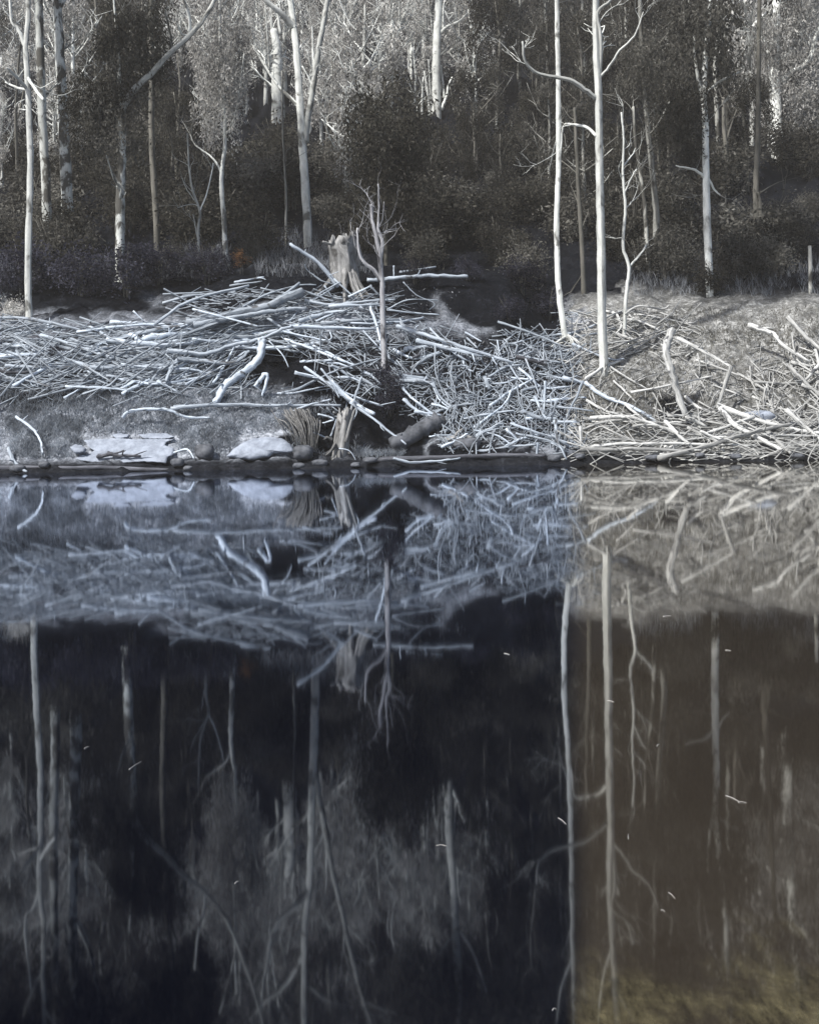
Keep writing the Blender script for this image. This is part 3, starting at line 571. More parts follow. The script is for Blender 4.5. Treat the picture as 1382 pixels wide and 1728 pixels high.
# understorey shrubs between the trunks
for i in range(130):
    Y = random.uniform(53, 84)**1.0; px = random.uniform(-60, 1450)
    if px > 940 and Y < 57: Y += 4
    if 380 < px < 720 and Y < 58: continue
    if any(abs(px-a) < 30 and Y < b_ for a, b_ in ((204,56),(336,58),(382,60),(521,63),(1197,57),(985,56),(1098,60),(266,63),(650,56))): Y += 9
    kind = 'dark' if random.random() < 0.72 else 'mid'
    if px > 1050 and Y < 66: kind = random.choice(('mid', 'mid', 'dark'))
    place_shrub((px-CX)/F*Y, Y, random.uniform(0.8, 1.7)*(1 if Y < 60 else 1.3), kind, ('dark' if kind == 'dark' else 'grey leafed')+' understorey bush %s, %s' % ('near the forest edge' if Y < 66 else 'deeper in the forest', anc(px)), kind+' bushes '+('near the edge ' if Y < 66 else 'deeper in ')+anc(px))
for (px, py, s, kind, lb) in [(-120,520,1.4,'blue','dark bush beyond the left edge, nearer one'),(-260,500,1.5,'mid','grey bush beyond the left edge, farther one'),(1480,480,1.3,'mid','grey bush beyond the right edge'),
    (40,500,1.5,'blue','large dark bush beside the slender white tree at far left'), (100,470,1.6,'mid','tall grey bush behind the left end of the driftwood'), (140,500,1.2,'blue','dark rounded bush at left below the mottled trunks'),
    (215,500,1.3,'blue','dark bush at the foot of the stout grey trunk'), (270,478,1.0,'blue','low dark bush right of the stout trunk foot'), (350,480,1.0,'blue','low dark bush below the crooked white sapling'),
    (25,545,.6,'pale','small pale bush at the left edge above the driftwood'), (420,450,.7,'mid','small grey bush beside the orange one'), (300,455,.7,'mid','small grey bush between two white saplings'),
    (700,480,.55,'blue','small dark bush on top of the mound'), (880,495,.9,'blue','dark bush on the right shoulder of the mound'), (925,540,.8,'blue','dark bush at the foot of the mound beside the curved trunk'), (860,545,.6,'blue','small dark bush on the mound face'), (790,475,.6,'blue','dark scrub along the mound crest'),
    (1120,470,1.3,'mid','broad grey bush below the leaning pair'), (1160,475,1.1,'mid','grey bush left of the lone trunk foot'), (1245,470,1.3,'mid','leafy grey bush right of the lone trunk'), (1320,450,1.3,'dark','dark bush near the right edge'), (1080,460,1.0,'dark','dark bush behind the crooked sapling'), (1200,500,.9,'dark','low dark bush at the top of the right bank'),
    (655,672,.62,'blue','dark shaggy bush at the foot of the scorched sapling'), (660,705,.6,'blue','dark hanging bush above the hollow by the water'), (95,610,.35,'blue','tiny dark bush poking out of the driftwood at left')]:
    Y = hit(px, py); place_shrub(W(px, py, Y).x, Y, s, kind, lb)
Y = hit(408, 462)-.2; p = W(408, 450, Y)
e = link('shrub', None, None, (p.x, Y, T(p.x, Y))); tag(e, 'small orange leafed bush below the straight white sapling', 'shrub')
link('stems', stems_mesh('shrub_stems', bd_, 4, 0.7, 0.25, 0.012), e)
f = link('foliage', foliage('orange_leaves', M['leaf_orange'], 420, 16, .33, .35, .2, .09, .1), e, (0, 0, .75))

# ------------------------------------------------------------------ stumps
def stump(px, py0, py1, w_, Y, label, m_, spikes=3, flare=1.35, tilt=0.0):
    b0 = W(px, py0, Y); t0 = W(px+tilt, py1, Y); s = Y/F; r = w_*s/2; h = t0.z-b0.z
    e = link('tree_stump', None, None, b0); tag(e, label, 'stump')
    V, Fc, U = [], [], []; seg = 22; nr = 9
    top = [(random.uniform(-.10, .03)-.10*math.cos(6.2832*(j-12)/seg))*h for j in range(seg)]
    for i in range(nr+1):
        t = i/nr
        for j in range(seg+1):
            jj = j % seg; a = 6.2832*jj/seg
            rr = r*(1+(flare-1)*(1-t)**3+.10*math.sin(5*a+1)+.07*math.sin(11*a+t*3)+.05*math.sin(17*a-t*5)+.05*math.sin(t*9+a*2))
            V.append(((t0.x-b0.x)*t+rr*math.cos(a), rr*math.sin(a)*.9, -.2*(1-t)+h*t+top[jj]*t**3)); U.append((j/seg*1.5, h*t))
    for i in range(nr):
        for j in range(seg):
            a = i*(seg+1)+j; Fc.append((a, a+1, a+seg+2, a+seg+1))
    k = len(V)
    for j in range(seg+1):
        jj = j % seg; a = 6.2832*jj/seg; V.append(((t0.x-b0.x)+r*.6*math.cos(a), r*.55*math.sin(a), h*(.86)+top[jj]*.5)); U.append((j/seg, h))
    for j in range(seg): a = nr*(seg+1)+j; Fc.append((a, a+1, k+j+1, k+j))
    k2 = len(V); V.append((t0.x-b0.x, 0, h*.8)); U.append((0, 0))
    for j in range(seg): Fc.append((k+j, k+j+1, k2, k2))
    me = bpy.data.meshes.new('stump_body'); me.from_pydata(V, [], [f_ if f_[2] != f_[3] else f_[:3] for f_ in Fc])
    uvl = me.uv_layers.new(name='UVMap'); li = np.empty(len(me.loops), dtype=np.int32); me.loops.foreach_get('vertex_index', li)
    uvl.data.foreach_set('uv', np.array(U, dtype=np.float32)[li].ravel()); me.materials.append(m_); me.polygons.foreach_set('use_smooth', [True]*len(me.polygons))
    link('body', me, e)
    for i in range(spikes):
        a = random.random()*6.28; q = r*.8
        tube_obj('splinter', m_, [b0+Vector(((t0.x-b0.x)+q*math.cos(a), q*math.sin(a), h*.8)), b0+Vector(((t0.x-b0.x)+q*1.05*math.cos(a), q*1.05*math.sin(a), h*random.uniform(.95, 1.06)))], r*.28, r*.06, parent=e, seg=5, k=2)
    for i in range(6):
        a = random.uniform(-3.3, .2); rr = r*random.uniform(1.8, 2.8); x1, y1 = b0.x+rr*math.cos(a), b0.y+rr*math.sin(a)
        tube_obj('root', m_, [b0+Vector((r*.7*math.cos(a), r*.7*math.sin(a), h*.18)), (b0.x+rr*.6*math.cos(a), b0.y+rr*.6*math.sin(a), (T(x1, y1)+b0.z)/2+.1), (x1, y1, max(T(x1, y1), -.1)-.05)], r*.3, r*.08, parent=e, seg=6, k=3)
    return e, r, h, b0
e, r, h, b0 = stump(583, 472, 398, 42, 49.2, 'tall broken grey stump standing on top of the driftwood mound', M['stump'], 5, 1.12, -8)
s = 49.2/F
tube_obj('branch_stub', M['stump'], [W(572,412,49), W(558,412,48.8), W(545,408,48.6)], 6*s/2, 4*s/2, parent=e, seg=6)
tube_obj('side_slab', M['stump'], [W(596,468,49.3), W(606,440,49.3), W(604,415,49.3), (W(596,400,49.3))], 12*s/2, 5*s/2, parent=e, seg=6)
e, r, h, b0 = stump(572, 772, 692, 24, 41.6, 'pale leaning dead stump with clawed roots at the waterline', M['stump'], 5, 1.2, 10)
s = 41.6/F
for P_ in ([(566,750),(558,762),(548,770)], [(584,745),(596,700),(600,690)], [(560,742),(552,738),(546,742)]):
    tube_obj('root', M['stump'], [W(a, b_, 41.3-i*.1) for i, (a, b_) in enumerate(P_)], 7*s/2, 2.5*s/2, parent=e, seg=6)
# short thick log end and boulder-like butt logs near the hollow
# ------------------------------------------------------------------ driftwood, log by log
ZT = {'L': (0, 440, 3.949), 'C': (300, 380, 3.637), 'M': (620, 440, 3.637), 'R': (930, 440, 3.058)}
def log(z, pts, w_, label=None, group=None, Y=None, mt=None, name='driftwood_log', taper=0.6, lift=0.34):
    ox, oy, sc_ = ZT[z]; q = [(ox+a/sc_, oy+b_/sc_) for a, b_ in pts]
    if Y is None: ys = [hit(*v)-lift for v in q]
    elif isinstance(Y, (int, float)): ys = [Y]*len(q)
    else: ys = [Y[0]+(Y[1]-Y[0])*i/(len(q)-1) for i in range(len(q))]
    if Y is None and len(q) > 2:    # no sudden bends in depth
        ys = [ys[0]]+[(ys[i-1]+2*ys[i]+ys[i+1])/4 for i in range(1, len(ys)-1)]+[ys[-1]]
    if Y is None:                    # chord must clear the ground
        for i in range(len(q)-1):
            mx_, my_ = (q[i][0]+q[i+1][0])/2, (q[i][1]+q[i+1][1])/2; d = (ys[i]+ys[i+1])/2-(hit(mx_, my_)-.1)
            if d > 0: ys[i] -= min(d, 1.2); ys[i+1] -= min(d, 1.2)
    ys = [max(v, 39.3) for v in ys]
    P = [W(a, b_, y) for (a, b_), y in zip(q, ys)]
    s = ys[0]/F; px = q[0][0]
    if z == 'R': w_ *= 1.02
    m_ = mt or (M['drift_warm'] if px+random.gauss(0, 10) > 972 else M['drift_blue'])
    o = tube_obj(name, m_, P, w_*s/2*1.05, w_*s/2*taper, seg=8 if w_ > 6 else 6, k=5, rough=0.18, wob=w_*s*0.10)
    if w_ >= 5 and name == 'driftwood_log':
        for _ in range(random.randint(1, 3)):
            i = random.randrange(len(P)-1); a = P[i].lerp(P[i+1], random.random()); d = (P[i+1]-P[i]).normalized(); L_ = random.uniform(.12, .6)
            v = (d*random.uniform(.3, 1)+Vector((random.gauss(0, .6), -abs(random.gauss(0, .5)), random.gauss(.2, .6)))).normalized()
            tube_stub(o, m_, a, v, L_, w_*s/2*.42)
    tag(o, label or AUTO(q, w_), 'driftwood', group or GR(q)); return o
def tube_stub(o, m_, a, v, L_, r):
    t = TubeSet(); a = a-o.location; t.add([a, a+v*L_*.5+Vector((random.gauss(0, .03), 0, random.gauss(0, .03))), a+v*L_], r, r*.45, seg=5, k=2, rough=.1)
    link('branch_stub', t.mesh('branch_stub', m_), o)
def zone(q):
    x = sum(a for a, _ in q)/len(q); y = sum(b_ for _, b_ in q)/len(q)
    if x < 170: return 'at the far left of the driftwood pile' if y < 668 else 'on the grass at far left'
    if x < 490: return 'in the left wing of the pile' if y < 668 else 'on the grass below the left wing'
    if x < 760: return 'by the stump on the pile crest' if y < 560 else 'in the tangle round the scorched sapling' if y < 680 else 'over the dark hollow by the water'
    if x < 975: return 'at the foot of the dark mound' if y < 610 else 'in the upper brush heap' if y < 680 else 'in the brush heap near the water'
    return 'round the tall white trunks' if y < 615 else ('in the left half of the right shore tangle' if x < 1180 else 'in the right half of the right shore tangle') if y > 680 else 'on the sandy right bank'
def GR(q): return 'driftwood '+zone(q)
def AUTO(q, w_):
    dx, dy = q[-1][0]-q[0][0], q[-1][1]-q[0][1]; L = math.hypot(dx, dy)
    th = 'thick' if w_ >= 7 else 'thin' if w_ < 4 else 'slim'
    ln = 'long' if L > 90 else 'short' if L < 40 else ''
    a = math.degrees(math.atan2(-dy*(1 if dx >= 0 else -1), abs(dx)))
    o = 'lying level' if abs(a) < 9 else 'standing steeply' if abs(a) > 60 else 'rising rightward' if a > 0 else 'falling rightward'
    b = math.hypot(q[1][0]-(q[0][0]+q[-1][0])/2, q[1][1]-(q[0][1]+q[-1][1])/2)/max(L, 1) if len(q) > 2 else 0
    return ' '.join(('%s %s %s bleached stick %s %s' % (ln, th, 'bent' if b > .08 else 'straight', o, zone(q))).split())
L = log
# centre
L('C', [(95,515),(490,620)], 4.5, 'straight pale pole slanting down across the top of the left wing of the pile', Y=(46.2,45.2))
L('C', [(60,600),(330,550),(560,500),(650,450),(765,410)], 13, 'thickest bleached log with a ragged end, rising to the right below the stump', Y=(46.2,47.2), taper=1.2)
L('C', [(100,610),(400,558),(600,525),(790,510)], 9, 'smooth bleached log lying right under the thickest ragged log', Y=(46.0,46.6))
L('C', [(780,460),(940,490),(1120,470),(1335,457)], 5.5, 'long level pole passing behind the scorched sapling, uppermost of that row', Y=(47.3,46.8))
L('C', [(930,498),(1230,487)], 6.5, 'pale pole just beneath the uppermost level pole by the sapling', Y=(46.6,46.4))
L('C', [(690,115),(860,230),(985,380)], 5, 'crooked pole sticking up to the left out of the crest beside the stump', Y=(47.8,48.2), taper=1.6)
L('C', [(-60,770),(0,775),(170,790),(330,740),(520,695),(640,640),(700,620)], 8, 'long curving bleached branch arching over the dark hollow', Y=(44.3,44.6))
L('C', [(690,622),(1215,637)], 7, 'straight pale pole reaching right from the arching branch to the sapling', Y=(44.7,45.0))
L('C', [(0,820),(130,830),(340,845),(440,770)], 8, 'bent grey branch curving under the left side of the arching branch', Y=(43.9,44.3))
L('C', [(520,705),(500,810),(420,890),(290,990),(235,1095)], 13, 'stout elbowed limb leaning in front of the dark hollow', Y=(44.0,42.6), taper=.9)
L('C', [(550,570),(660,640),(780,710)], 5, 'short pole crossing the joint of the arching branch')
L('C', [(660,700),(840,765),(1000,830),(1085,858)], 5)
L('C', [(830,740),(1080,860)], 4)
L('C', [(560,708),(690,735),(740,760)], 4, 'thin branch fanning from the top of the hollow to the right')
L('C', [(560,710),(640,790),(680,870)], 2.5, 'thin twig hanging into the dark hollow', Y=(44.2,44.0))
L('C', [(640,1030),(740,1005),(930,910),(1080,860),(1230,820)], 5, 'long curved branch rising right from the bottom corner of the hollow', Y=(43.0,44.2))
L('C', [(610,1032),(720,1030),(900,990)], 4)
L('C', [(720,905),(880,945),(1050,1040),(1260,1110)], 6, 'long pole crossing down to the right under the scorched sapling', Y=(43.6,42.9))
L('C', [(940,960),(1080,1090),(1205,1160)], 8, 'pale cut pole with a blunt end above the clawed stump', Y=(43.2,42.5), taper=.9)
L('C', [(1060,1085),(1240,1220),(1400,1345)], 5.5, 'long straight pole dropping right towards the water from the clawed stump', Y=(42.6,41.6))
L('C', [(780,870),(890,950),(1080,1100)], 5, Y=(43.6,42.9))
L('C', [(1130,930),(1090,1050),(1050,1180)], 4.5, 'upright stick crossing the poles above the clawed stump', Y=42.7)
L('C', [(-40,1128),(220,1102),(540,1105),(720,1105),(1000,1105)], 6.5, 'very long level pole lying along the mossy bank below the hollow', Y=(42.4,42.5))
L('C', [(700,1145),(820,1100),(935,1070)], 4.5, Y=42.3)
L('C', [(860,1160),(960,1190),(890,1215)], 4, Y=42.2); L('C', [(740,1200),(810,1260),(920,1310)], 4.5, Y=41.9); L('C', [(940,1295),(975,1190)], 3, Y=41.4)
L('C', [(350,352),(530,318)], 5, 'upper of two short planks on the dark soil below the orange bush'); L('C', [(320,372),(520,345)], 4, 'lower of two short planks on the dark soil below the orange bush')
L('C', [(400,500),(560,420),(740,370),(850,365)], 3.5, 'thin arched branch above the thickest ragged log', Y=(47.2,48))
L('C', [(960,330),(1120,475)], 3.5, Y=48); L('C', [(1050,440),(1190,370)], 4.5, Y=47.9); L('C', [(1180,370),(1235,430)], 4, Y=47.6); L('C', [(960,380),(800,485)], 3, Y=47.9); L('C', [(1000,350),(870,420),(820,475)], 3, Y=47.7)
L('C', [(770,400),(900,450),(960,470)], 4, Y=47.6); L('C', [(900,370),(960,460)], 3, Y=47.9); L('C', [(830,300),(880,340),(990,370)],2.5, Y=48.2); L('C', [(780,240),(800,280),(880,335)],2,Y=48.3)
L('C', [(880,602),(1240,590)], 7); L('C', [(1000,590),(1390,575)], 6); L('C', [(160,915),(280,860)], 5); L('C', [(0,975),(145,965)], 5); L('C', [(-20,900),(120,860)],4)
L('C', [(170,395),(290,475)], 2.5, 'thin dark twig leaning on the dark soil left of the pile crest', mt=M['drift_dark']); L('C', [(1180,510),(1245,575)], 4); L('C', [(1080,520),(1210,590)], 4); L('C', [(690,590),(770,480)], 3)
L('C', [(640,600),(760,560),(900,520)], 3); L('C', [(850,590),(960,540)], 4); L('C', [(1090,930),(1240,1000)],4); L('C', [(880,880),(960,990),(990,1060)],3.5,Y=43); L('C',[(1000,870),(1130,880),(1382,920)],5,mt=M['drift_dark'])
L('C', [(1075,1080),(1100,1150),(1050,1230)],3,Y=42); L('C', [(480,990),(530,920),(550,935),(520,1050)], 8, 'small pale twisted stump piece standing in the hollow mouth', Y=42.9)
L('C', [(990,1370),(1060,1390),(1110,1480)],2,Y=41); L('C', [(640,650),(870,700),(940,700),(935,655)],3.5)
# middle
L('M', [(180,400),(400,470),(620,540),(890,625)], 7, 'longest straight pole sloping down right across the centre of the pile', Y=(45.9,44.7))
L('M', [(300,490),(560,550),(705,585)], 8, 'pole lying just under the longest sloping pole', Y=(45.4,45.0)); L('M', [(230,545),(300,540),(395,515)], 9, 'short thick pale log section left of the sloping poles', taper=1)
L('M', [(160,545),(290,600),(440,560)], 6); L('M', [(270,660),(360,600),(455,565)], 6); L('M', [(170,738),(400,740)], 8, 'thick level log right of the scorched sapling foot', taper=.9); L('M', [(150,695),(370,725)], 7)
L('M', [(0,670),(180,690),(340,700)], 6, mt=M['drift_dark'])
L('M', [(800,375),(1000,440),(1215,532)], 4.5, 'straight pole sloping down the dark mound to the curved trunk foot', Y=(46.6,45.6))
L('M', [(0,120),(130,112),(300,95),(430,92),(615,97)], 7, 'pale log lying level along the crest of the dark mound', Y=(49.0,48.8), taper=.8); L('M', [(200,70),(420,38)], 4.5, 'slim pole above the level log on the mound crest', Y=(49.4,49.6))
L('M', [(163,32),(163,100)],3,'tiny upright peg on the mound crest',Y=49.2)
L('M', [(60,385),(200,375),(345,350)], 6); L('M', [(120,300),(280,320),(440,330)], 3.5); L('M', [(120,300),(250,240),(430,242)], 2.5, 'thin arched twig on the face of the dark mound', Y=46.8); L('M',[(220,130),(300,210),(410,260),(380,300)],2,Y=47)
L('M', [(400,740),(450,840),(580,945)], 5); L('M', [(390,740),(440,850),(500,900)],3)
L('M', [(620,1048),(740,960),(840,880),(880,800)], 5, Y=(42.4,43.4)); L('M', [(590,970),(720,945),(900,920)], 6, Y=(42.8,42.9)); L('M', [(945,925),(1080,972)], 8, 'short thick bright stick on the front of the brush heap', Y=42.6, taper=.9)
L('M', [(1090,740),(1083,935)], 5, 'upright stake standing in the brush heap', Y=42.6); L('M', [(1160,860),(1125,985)], 5, Y=42.3); L('M', [(1130,997),(1275,990)], 5, Y=42.0)
L('M', [(880,1000),(1000,1040),(1300,1140)], 5, Y=(42.2,41.2)); L('M', [(910,1060),(1100,1100),(1240,1165)], 4, Y=(41.9,41.0)); L('M', [(640,1175),(730,1165),(850,1145),(1035,1130)], 6, 'long pole lying level just above the water below the brush heap', Y=(41.0,41.2)); L('M', [(1045,1115),(1035,1240)], 5, 'short stake standing in the water edge', Y=40.5)
L('M', [(160,1212),(260,1237),(420,1230),(570,1212)], 5, 'long floating plank at the waterline in the centre', Y=(40.0,40.2)); L('M', [(220,850),(320,930),(440,985)], 6, Y=(43,42.4)); L('M', [(290,925),(460,950)], 6, Y=42.4)
L('M', [(600,440),(700,495)], 4); L('M', [(610,475),(675,535)], 4); L('M', [(850,510),(915,515),(905,565)], 4); L('M', [(720,715),(745,785)], 7, 'short bright upright chunk in the brush heap', taper=1)
L('M', [(910,590),(1105,638)], 7, 'dark charred log lying at the foot of the mound', mt=M['drift_dark'], Y=45.0); L('M', [(750,890),(880,800),(1010,730)], 5); L('M', [(930,660),(1000,720),(1080,780),(1250,772)], 5); L('M', [(500,652),(605,645)], 5)
L('M', [(575,580),(600,650),(650,680)],4); L('M', [(930,560),(1060,500),(1150,470)],3); L('M', [(960,580),(1120,510)],3.5); L('M', [(850,1030),(930,1110)],5,Y=41.8); L('M',[(380,1080),(470,1070),(620,1080)],3,Y=41.7)
L('M', [(150,1130),(300,1060),(400,1000),(450,980)], 26, 'very thick short log end slanting out of the hollow', Y=(41.9,42.6), taper=1.15, mt=M['rock_dark'])
L('M', [(480,1105),(560,1085),(640,1090)], 12, 'rounded log butt under the brush heap', Y=41.6, mt=M['stump'])
L('M', [(660,1080),(760,1030),(830,1000)], 8, Y=41.9); L('M', [(590,1140),(700,1120),(760,1100)],8,Y=41.4,mt=M['drift_dark'])
# right
L('R', [(625,355),(595,430),(600,510),(640,640),(692,800)], 13, 'tall curved white limb standing on the bare right bank', Y=(43.0,42.3), taper=.75)
L('R', [(650,400),(790,470),(930,550)], 7, 'upper arm of the elbowed branch on the sandy bank', Y=(44.6,43.3)); L('R', [(925,545),(880,690),(850,750)], 7, 'lower upright arm of the elbowed branch on the sandy bank', Y=(43.3,42.6))
L('R', [(855,745),(1000,800),(1180,855),(1400,895)], 9, 'thick pole running right past the pale boulder', Y=(42.6,41.6)); L('R', [(550,1020),(750,970),(950,910),(1100,870),(1240,845)], 9, 'longest pale pole rising right from the water on the right shore', Y=(39.9,41.6), taper=.7)
L('R', [(870,760),(950,850),(1080,920),(1185,978)], 9, 'thick pole sloping down right, crossing the longest shore pole', Y=(42.3,40.4)); L('R', [(1210,770),(1310,860),(1400,930)], 8, 'pole sloping down right at the right edge of the shore', Y=(42.2,41.3))
L('R', [(1020,330),(1070,352),(1150,380),(1185,430),(1330,520)], 8, 'wavy pale branch high on the right bank', Y=(46.4,45)); L('R', [(1220,290),(1300,380),(1400,465)], 8, 'straight pale pole above the wavy branch at the right edge', Y=(46.8,45.3))
L('R', [(175,628),(270,700),(380,740),(480,790),(565,852)], 7, 'crooked branch stepping down right across the sandy bank', Y=(44,42.2)); L('R', [(200,812),(400,805),(540,850),(660,892)], 7, Y=(42.2,41.4)); L('R', [(585,828),(650,890),(725,965)], 7, Y=(41.8,40.8))
L('R', [(150,972),(300,975),(450,970),(700,985)], 8, 'long level log at the waterline left part of the right shore', Y=(40.4,40.4)); L('R', [(200,960),(400,945),(720,945),(1050,955)], 6, 'long level pole just above the waterline on the right shore', Y=(40.8,40.9))
L('R', [(690,700),(760,760),(850,785)], 6); L('R', [(410,680),(650,635),(830,595)], 4.5, 'thin gently curved branch crossing behind the tall curved limb', Y=(43.5,44)); L('R', [(110,430),(200,470),(310,510),(375,505)], 5); L('R', [(175,612),(270,550),(355,515)], 6); L('R', [(280,530),(400,610),(490,660)], 4)
L('R', [(380,275),(450,235),(570,248),(608,230)], 4, Y=47.3); L('R', [(380,300),(480,320),(590,378)], 4.5); L('R', [(420,275),(530,290),(700,322),(752,310)], 3.5); L('R', [(640,372),(700,290),(775,215)], 2.5, 'slender twig leaning up right on the top of the right bank', Y=47.0)
L('R', [(220,432),(440,410)], 5); L('R', [(340,380),(440,412)], 6); L('R', [(-20,722),(180,705)], 5); L('R', [(10,832),(130,830)], 5, Y=42); L('R', [(150,858),(152,985)], 5, 'upright stake at the left end of the right shore', Y=41.2)
L('R', [(600,800),(710,800)], 5, Y=42); L('R', [(695,805),(800,855)], 8, Y=41.9); L('R', [(0,385),(120,370),(250,320)], 5); L('R', [(90,400),(230,375),(330,350)], 5); L('R', [(270,260),(330,275),(360,340),(330,380)], 5); L('R', [(260,300),(450,225)],4)
L('R', [(960,905),(1230,900),(1400,908)], 5, Y=41.4); L('R', [(770,880),(900,930),(1150,925)], 5, Y=41.3); L('R', [(1110,885),(1235,995)], 8, Y=(41.6,40.3)); L('R', [(640,890),(870,900),(1000,880)], 5, Y=41.5); L('R', [(1040,932),(1260,950)],5,Y=41)
L('R', [(1400,520),(1310,615)], 7, Y=44.3); L('R', [(1230,545),(1290,610),(1400,710)], 7, 'bent branch hooking down at the right edge of the sandy bank', Y=(44.5,43.5)); L('R', [(1240,522),(1335,545)], 8)
L('R', [(740,540),(865,545)], 4); L('R', [(960,580),(1130,680)], 4); L('R', [(60,605),(200,642)], 9, 'broad pale slab-like log left on the sandy bank', Y=44.3); L('R', [(0,900),(100,960),(170,965)], 5, Y=41.2); L('R', [(0,940),(90,990)], 4, Y=40.9)
L('R', [(160,870),(280,830),(420,820)],5,Y=(42,42)); L('R', [(180,900),(240,860),(330,850)],3,Y=41.9); L('R',[(420,855),(540,850),(640,895)],6,Y=(41.8,41.4)); L('R',[(160,945),(380,870)],3,Y=41.5); L('R',[(250,890),(360,930)],3,Y=41.4)
L('R',[(700,860),(850,930),(890,985)],5,Y=(41.7,40.7)); L('R',[(1130,770),(1240,850)],5,Y=42.3); L('R',[(1250,980),(1382,950)],5,Y=40.6); L('R',[(900,790),(1020,900)],4,Y=42); L('R',[(1150,960),(1382,975)],5,Y=40.6); L('R',[(1290,640),(1400,690)],6,Y=43.8)
L('R',[(560,1000),(700,1000),(860,1005)],4,Y=40.2); L('R',[(380,740),(450,800),(530,860)],5,Y=(43,42)); L('R',[(180,720),(280,775),(350,790)],5)
# left
L('L', [(40,570),(180,575),(245,602)], 8, 'thick short log end at the far left of the pile'); L('L', [(200,520),(400,490),(600,430),(740,408)], 8, 'dark stained log along the top of the left wing', mt=M['drift_dark']); L('L', [(740,412),(1000,422),(1382,432)], 8, 'long pale log forming the top edge of the left wing')
L('L', [(40,505),(200,480),(450,430)], 8, 'pale log above the dark stained one at far left'); L('L', [(860,590),(1100,572),(1310,555)], 6); L('L', [(960,520),(1150,492),(1382,480)], 11, 'broad bleached log in the upper middle of the left wing'); L('L', [(850,495),(900,505),(960,550),(1140,540),(1382,505)], 8, 'wavy bleached branch under the broad log of the left wing')
L('L', [(90,835),(240,750),(350,690)], 7); L('L', [(40,700),(240,710),(470,702)], 6); L('L', [(520,608),(700,545)], 6); L('L', [(560,640),(700,585),(860,560)], 7); L('L', [(420,700),(680,690),(860,732)], 6); L('L', [(640,765),(785,772)], 6)
L('L', [(440,838),(640,845),(850,862)], 5); L('L', [(820,888),(1000,790)], 7, 'pale stick end jutting down left from the bottom of the left wing', Y=(43.0,43.6)); L('L', [(800,855),(905,800)], 6, Y=43.3); L('L', [(1000,830),(1060,740),(1200,660)], 6, Y=(43.5,44)); L('L', [(1110,805),(1150,700),(1215,662)], 6, Y=(43.4,44))
L('L', [(890,335),(965,408)], 3, 'small twig standing above the top edge of the left wing', Y=46.3); L('L', [(820,1045),(880,1000),(1100,990),(1240,1040),(1400,1048)], 6, 'wavy pale branch lying on the mossy bank at left', Y=(42.3,42.2)); L('L', [(1160,975),(1400,965)], 7)
L('L', [(110,1040),(220,1120),(270,1200),(290,1290)], 5, 'curved pale branch bowing down to the water at far left', Y=(42.0,40.8)); L('L', [(60,1250),(100,1340),(180,1410)], 7, 'curved pale root dipping into the water at the left corner', Y=(40.8,40.0))
L('L', [(430,915),(525,860)], 4); L('L', [(1160,1280),(1250,1258),(1295,1320)], 4, Y=(41.0,40.6)); L('L', [(1180,670),(1250,650),(1400,695)], 8); L('L', [(1050,800),(1195,882)], 5, Y=43.4); L('L', [(50,610),(200,640),(300,590),(350,570)], 7); L('L', [(600,440),(720,500)], 5)
L('L', [(220,385),(360,440)], 4); L('L', [(50,780),(200,800),(340,840)], 5); L('L', [(470,520),(600,560),(760,520)], 6); L('L', [(700,620),(900,640),(1100,610)], 6); L('L', [(880,700),(1000,640),(1180,600)], 6); L('L', [(1240,760),(1382,700)], 5); L('L',[(1130,790),(1330,690)],4)
hand = len([o for o in col.objects if o.name.startswith('driftwood_log')])
# more single sticks, then the small brushwood that nobody could count
def rand_stick(zn):
    x0, x1, y0, y1, amu, asd, l0, l1, w0, w1 = zn
    px, py = random.uniform(x0, x1), random.uniform(y0, y1); a = R(random.gauss(amu, asd)); Lh = random.uniform(l0, l1)/2
    q0, q1 = (px-Lh*math.cos(a), py+Lh*math.sin(a)), (px+Lh*math.cos(a), py-Lh*math.sin(a))
    ln = 2*Lh; mid = (px+random.uniform(-.12, .12)*ln, py+random.gauss(0, .055)*ln)
    return [q0, mid, q1], random.uniform(w0, w1)
ZN = [ # x0 x1 y0 y1 angle sd len0 len1 w0 w1 weight
 ((10,480,550,590,4,8,90,250,5,11),20), ((10,330,590,645,3,12,70,210,4.5,9.5),20), ((330,650,500,560,4,12,60,190,4,9),14), ((250,420,590,650,28,16,40,90,3,6),10),
 ((500,760,560,650,-14,32,35,110,3,6),18), ((560,760,640,700,-10,40,30,80,3,5.5),8), ((760,960,590,670,0,42,25,75,2.5,5),20), ((760,975,670,745,10,45,30,95,3,6),22),
 ((960,1160,530,590,0,22,30,100,2.5,4.5),12), ((980,1382,705,765,2,16,70,190,3.5,6.5),15), ((980,1300,620,700,-15,40,30,90,2.5,4.5),5), ((850,1000,560,620,10,25,30,90,2.5,4.5),8), ((1290,1382,580,700,-20,45,40,90,3.5,6),6)]
tot = sum(w_ for _, w_ in ZN); nadd = max(0, 296-hand)
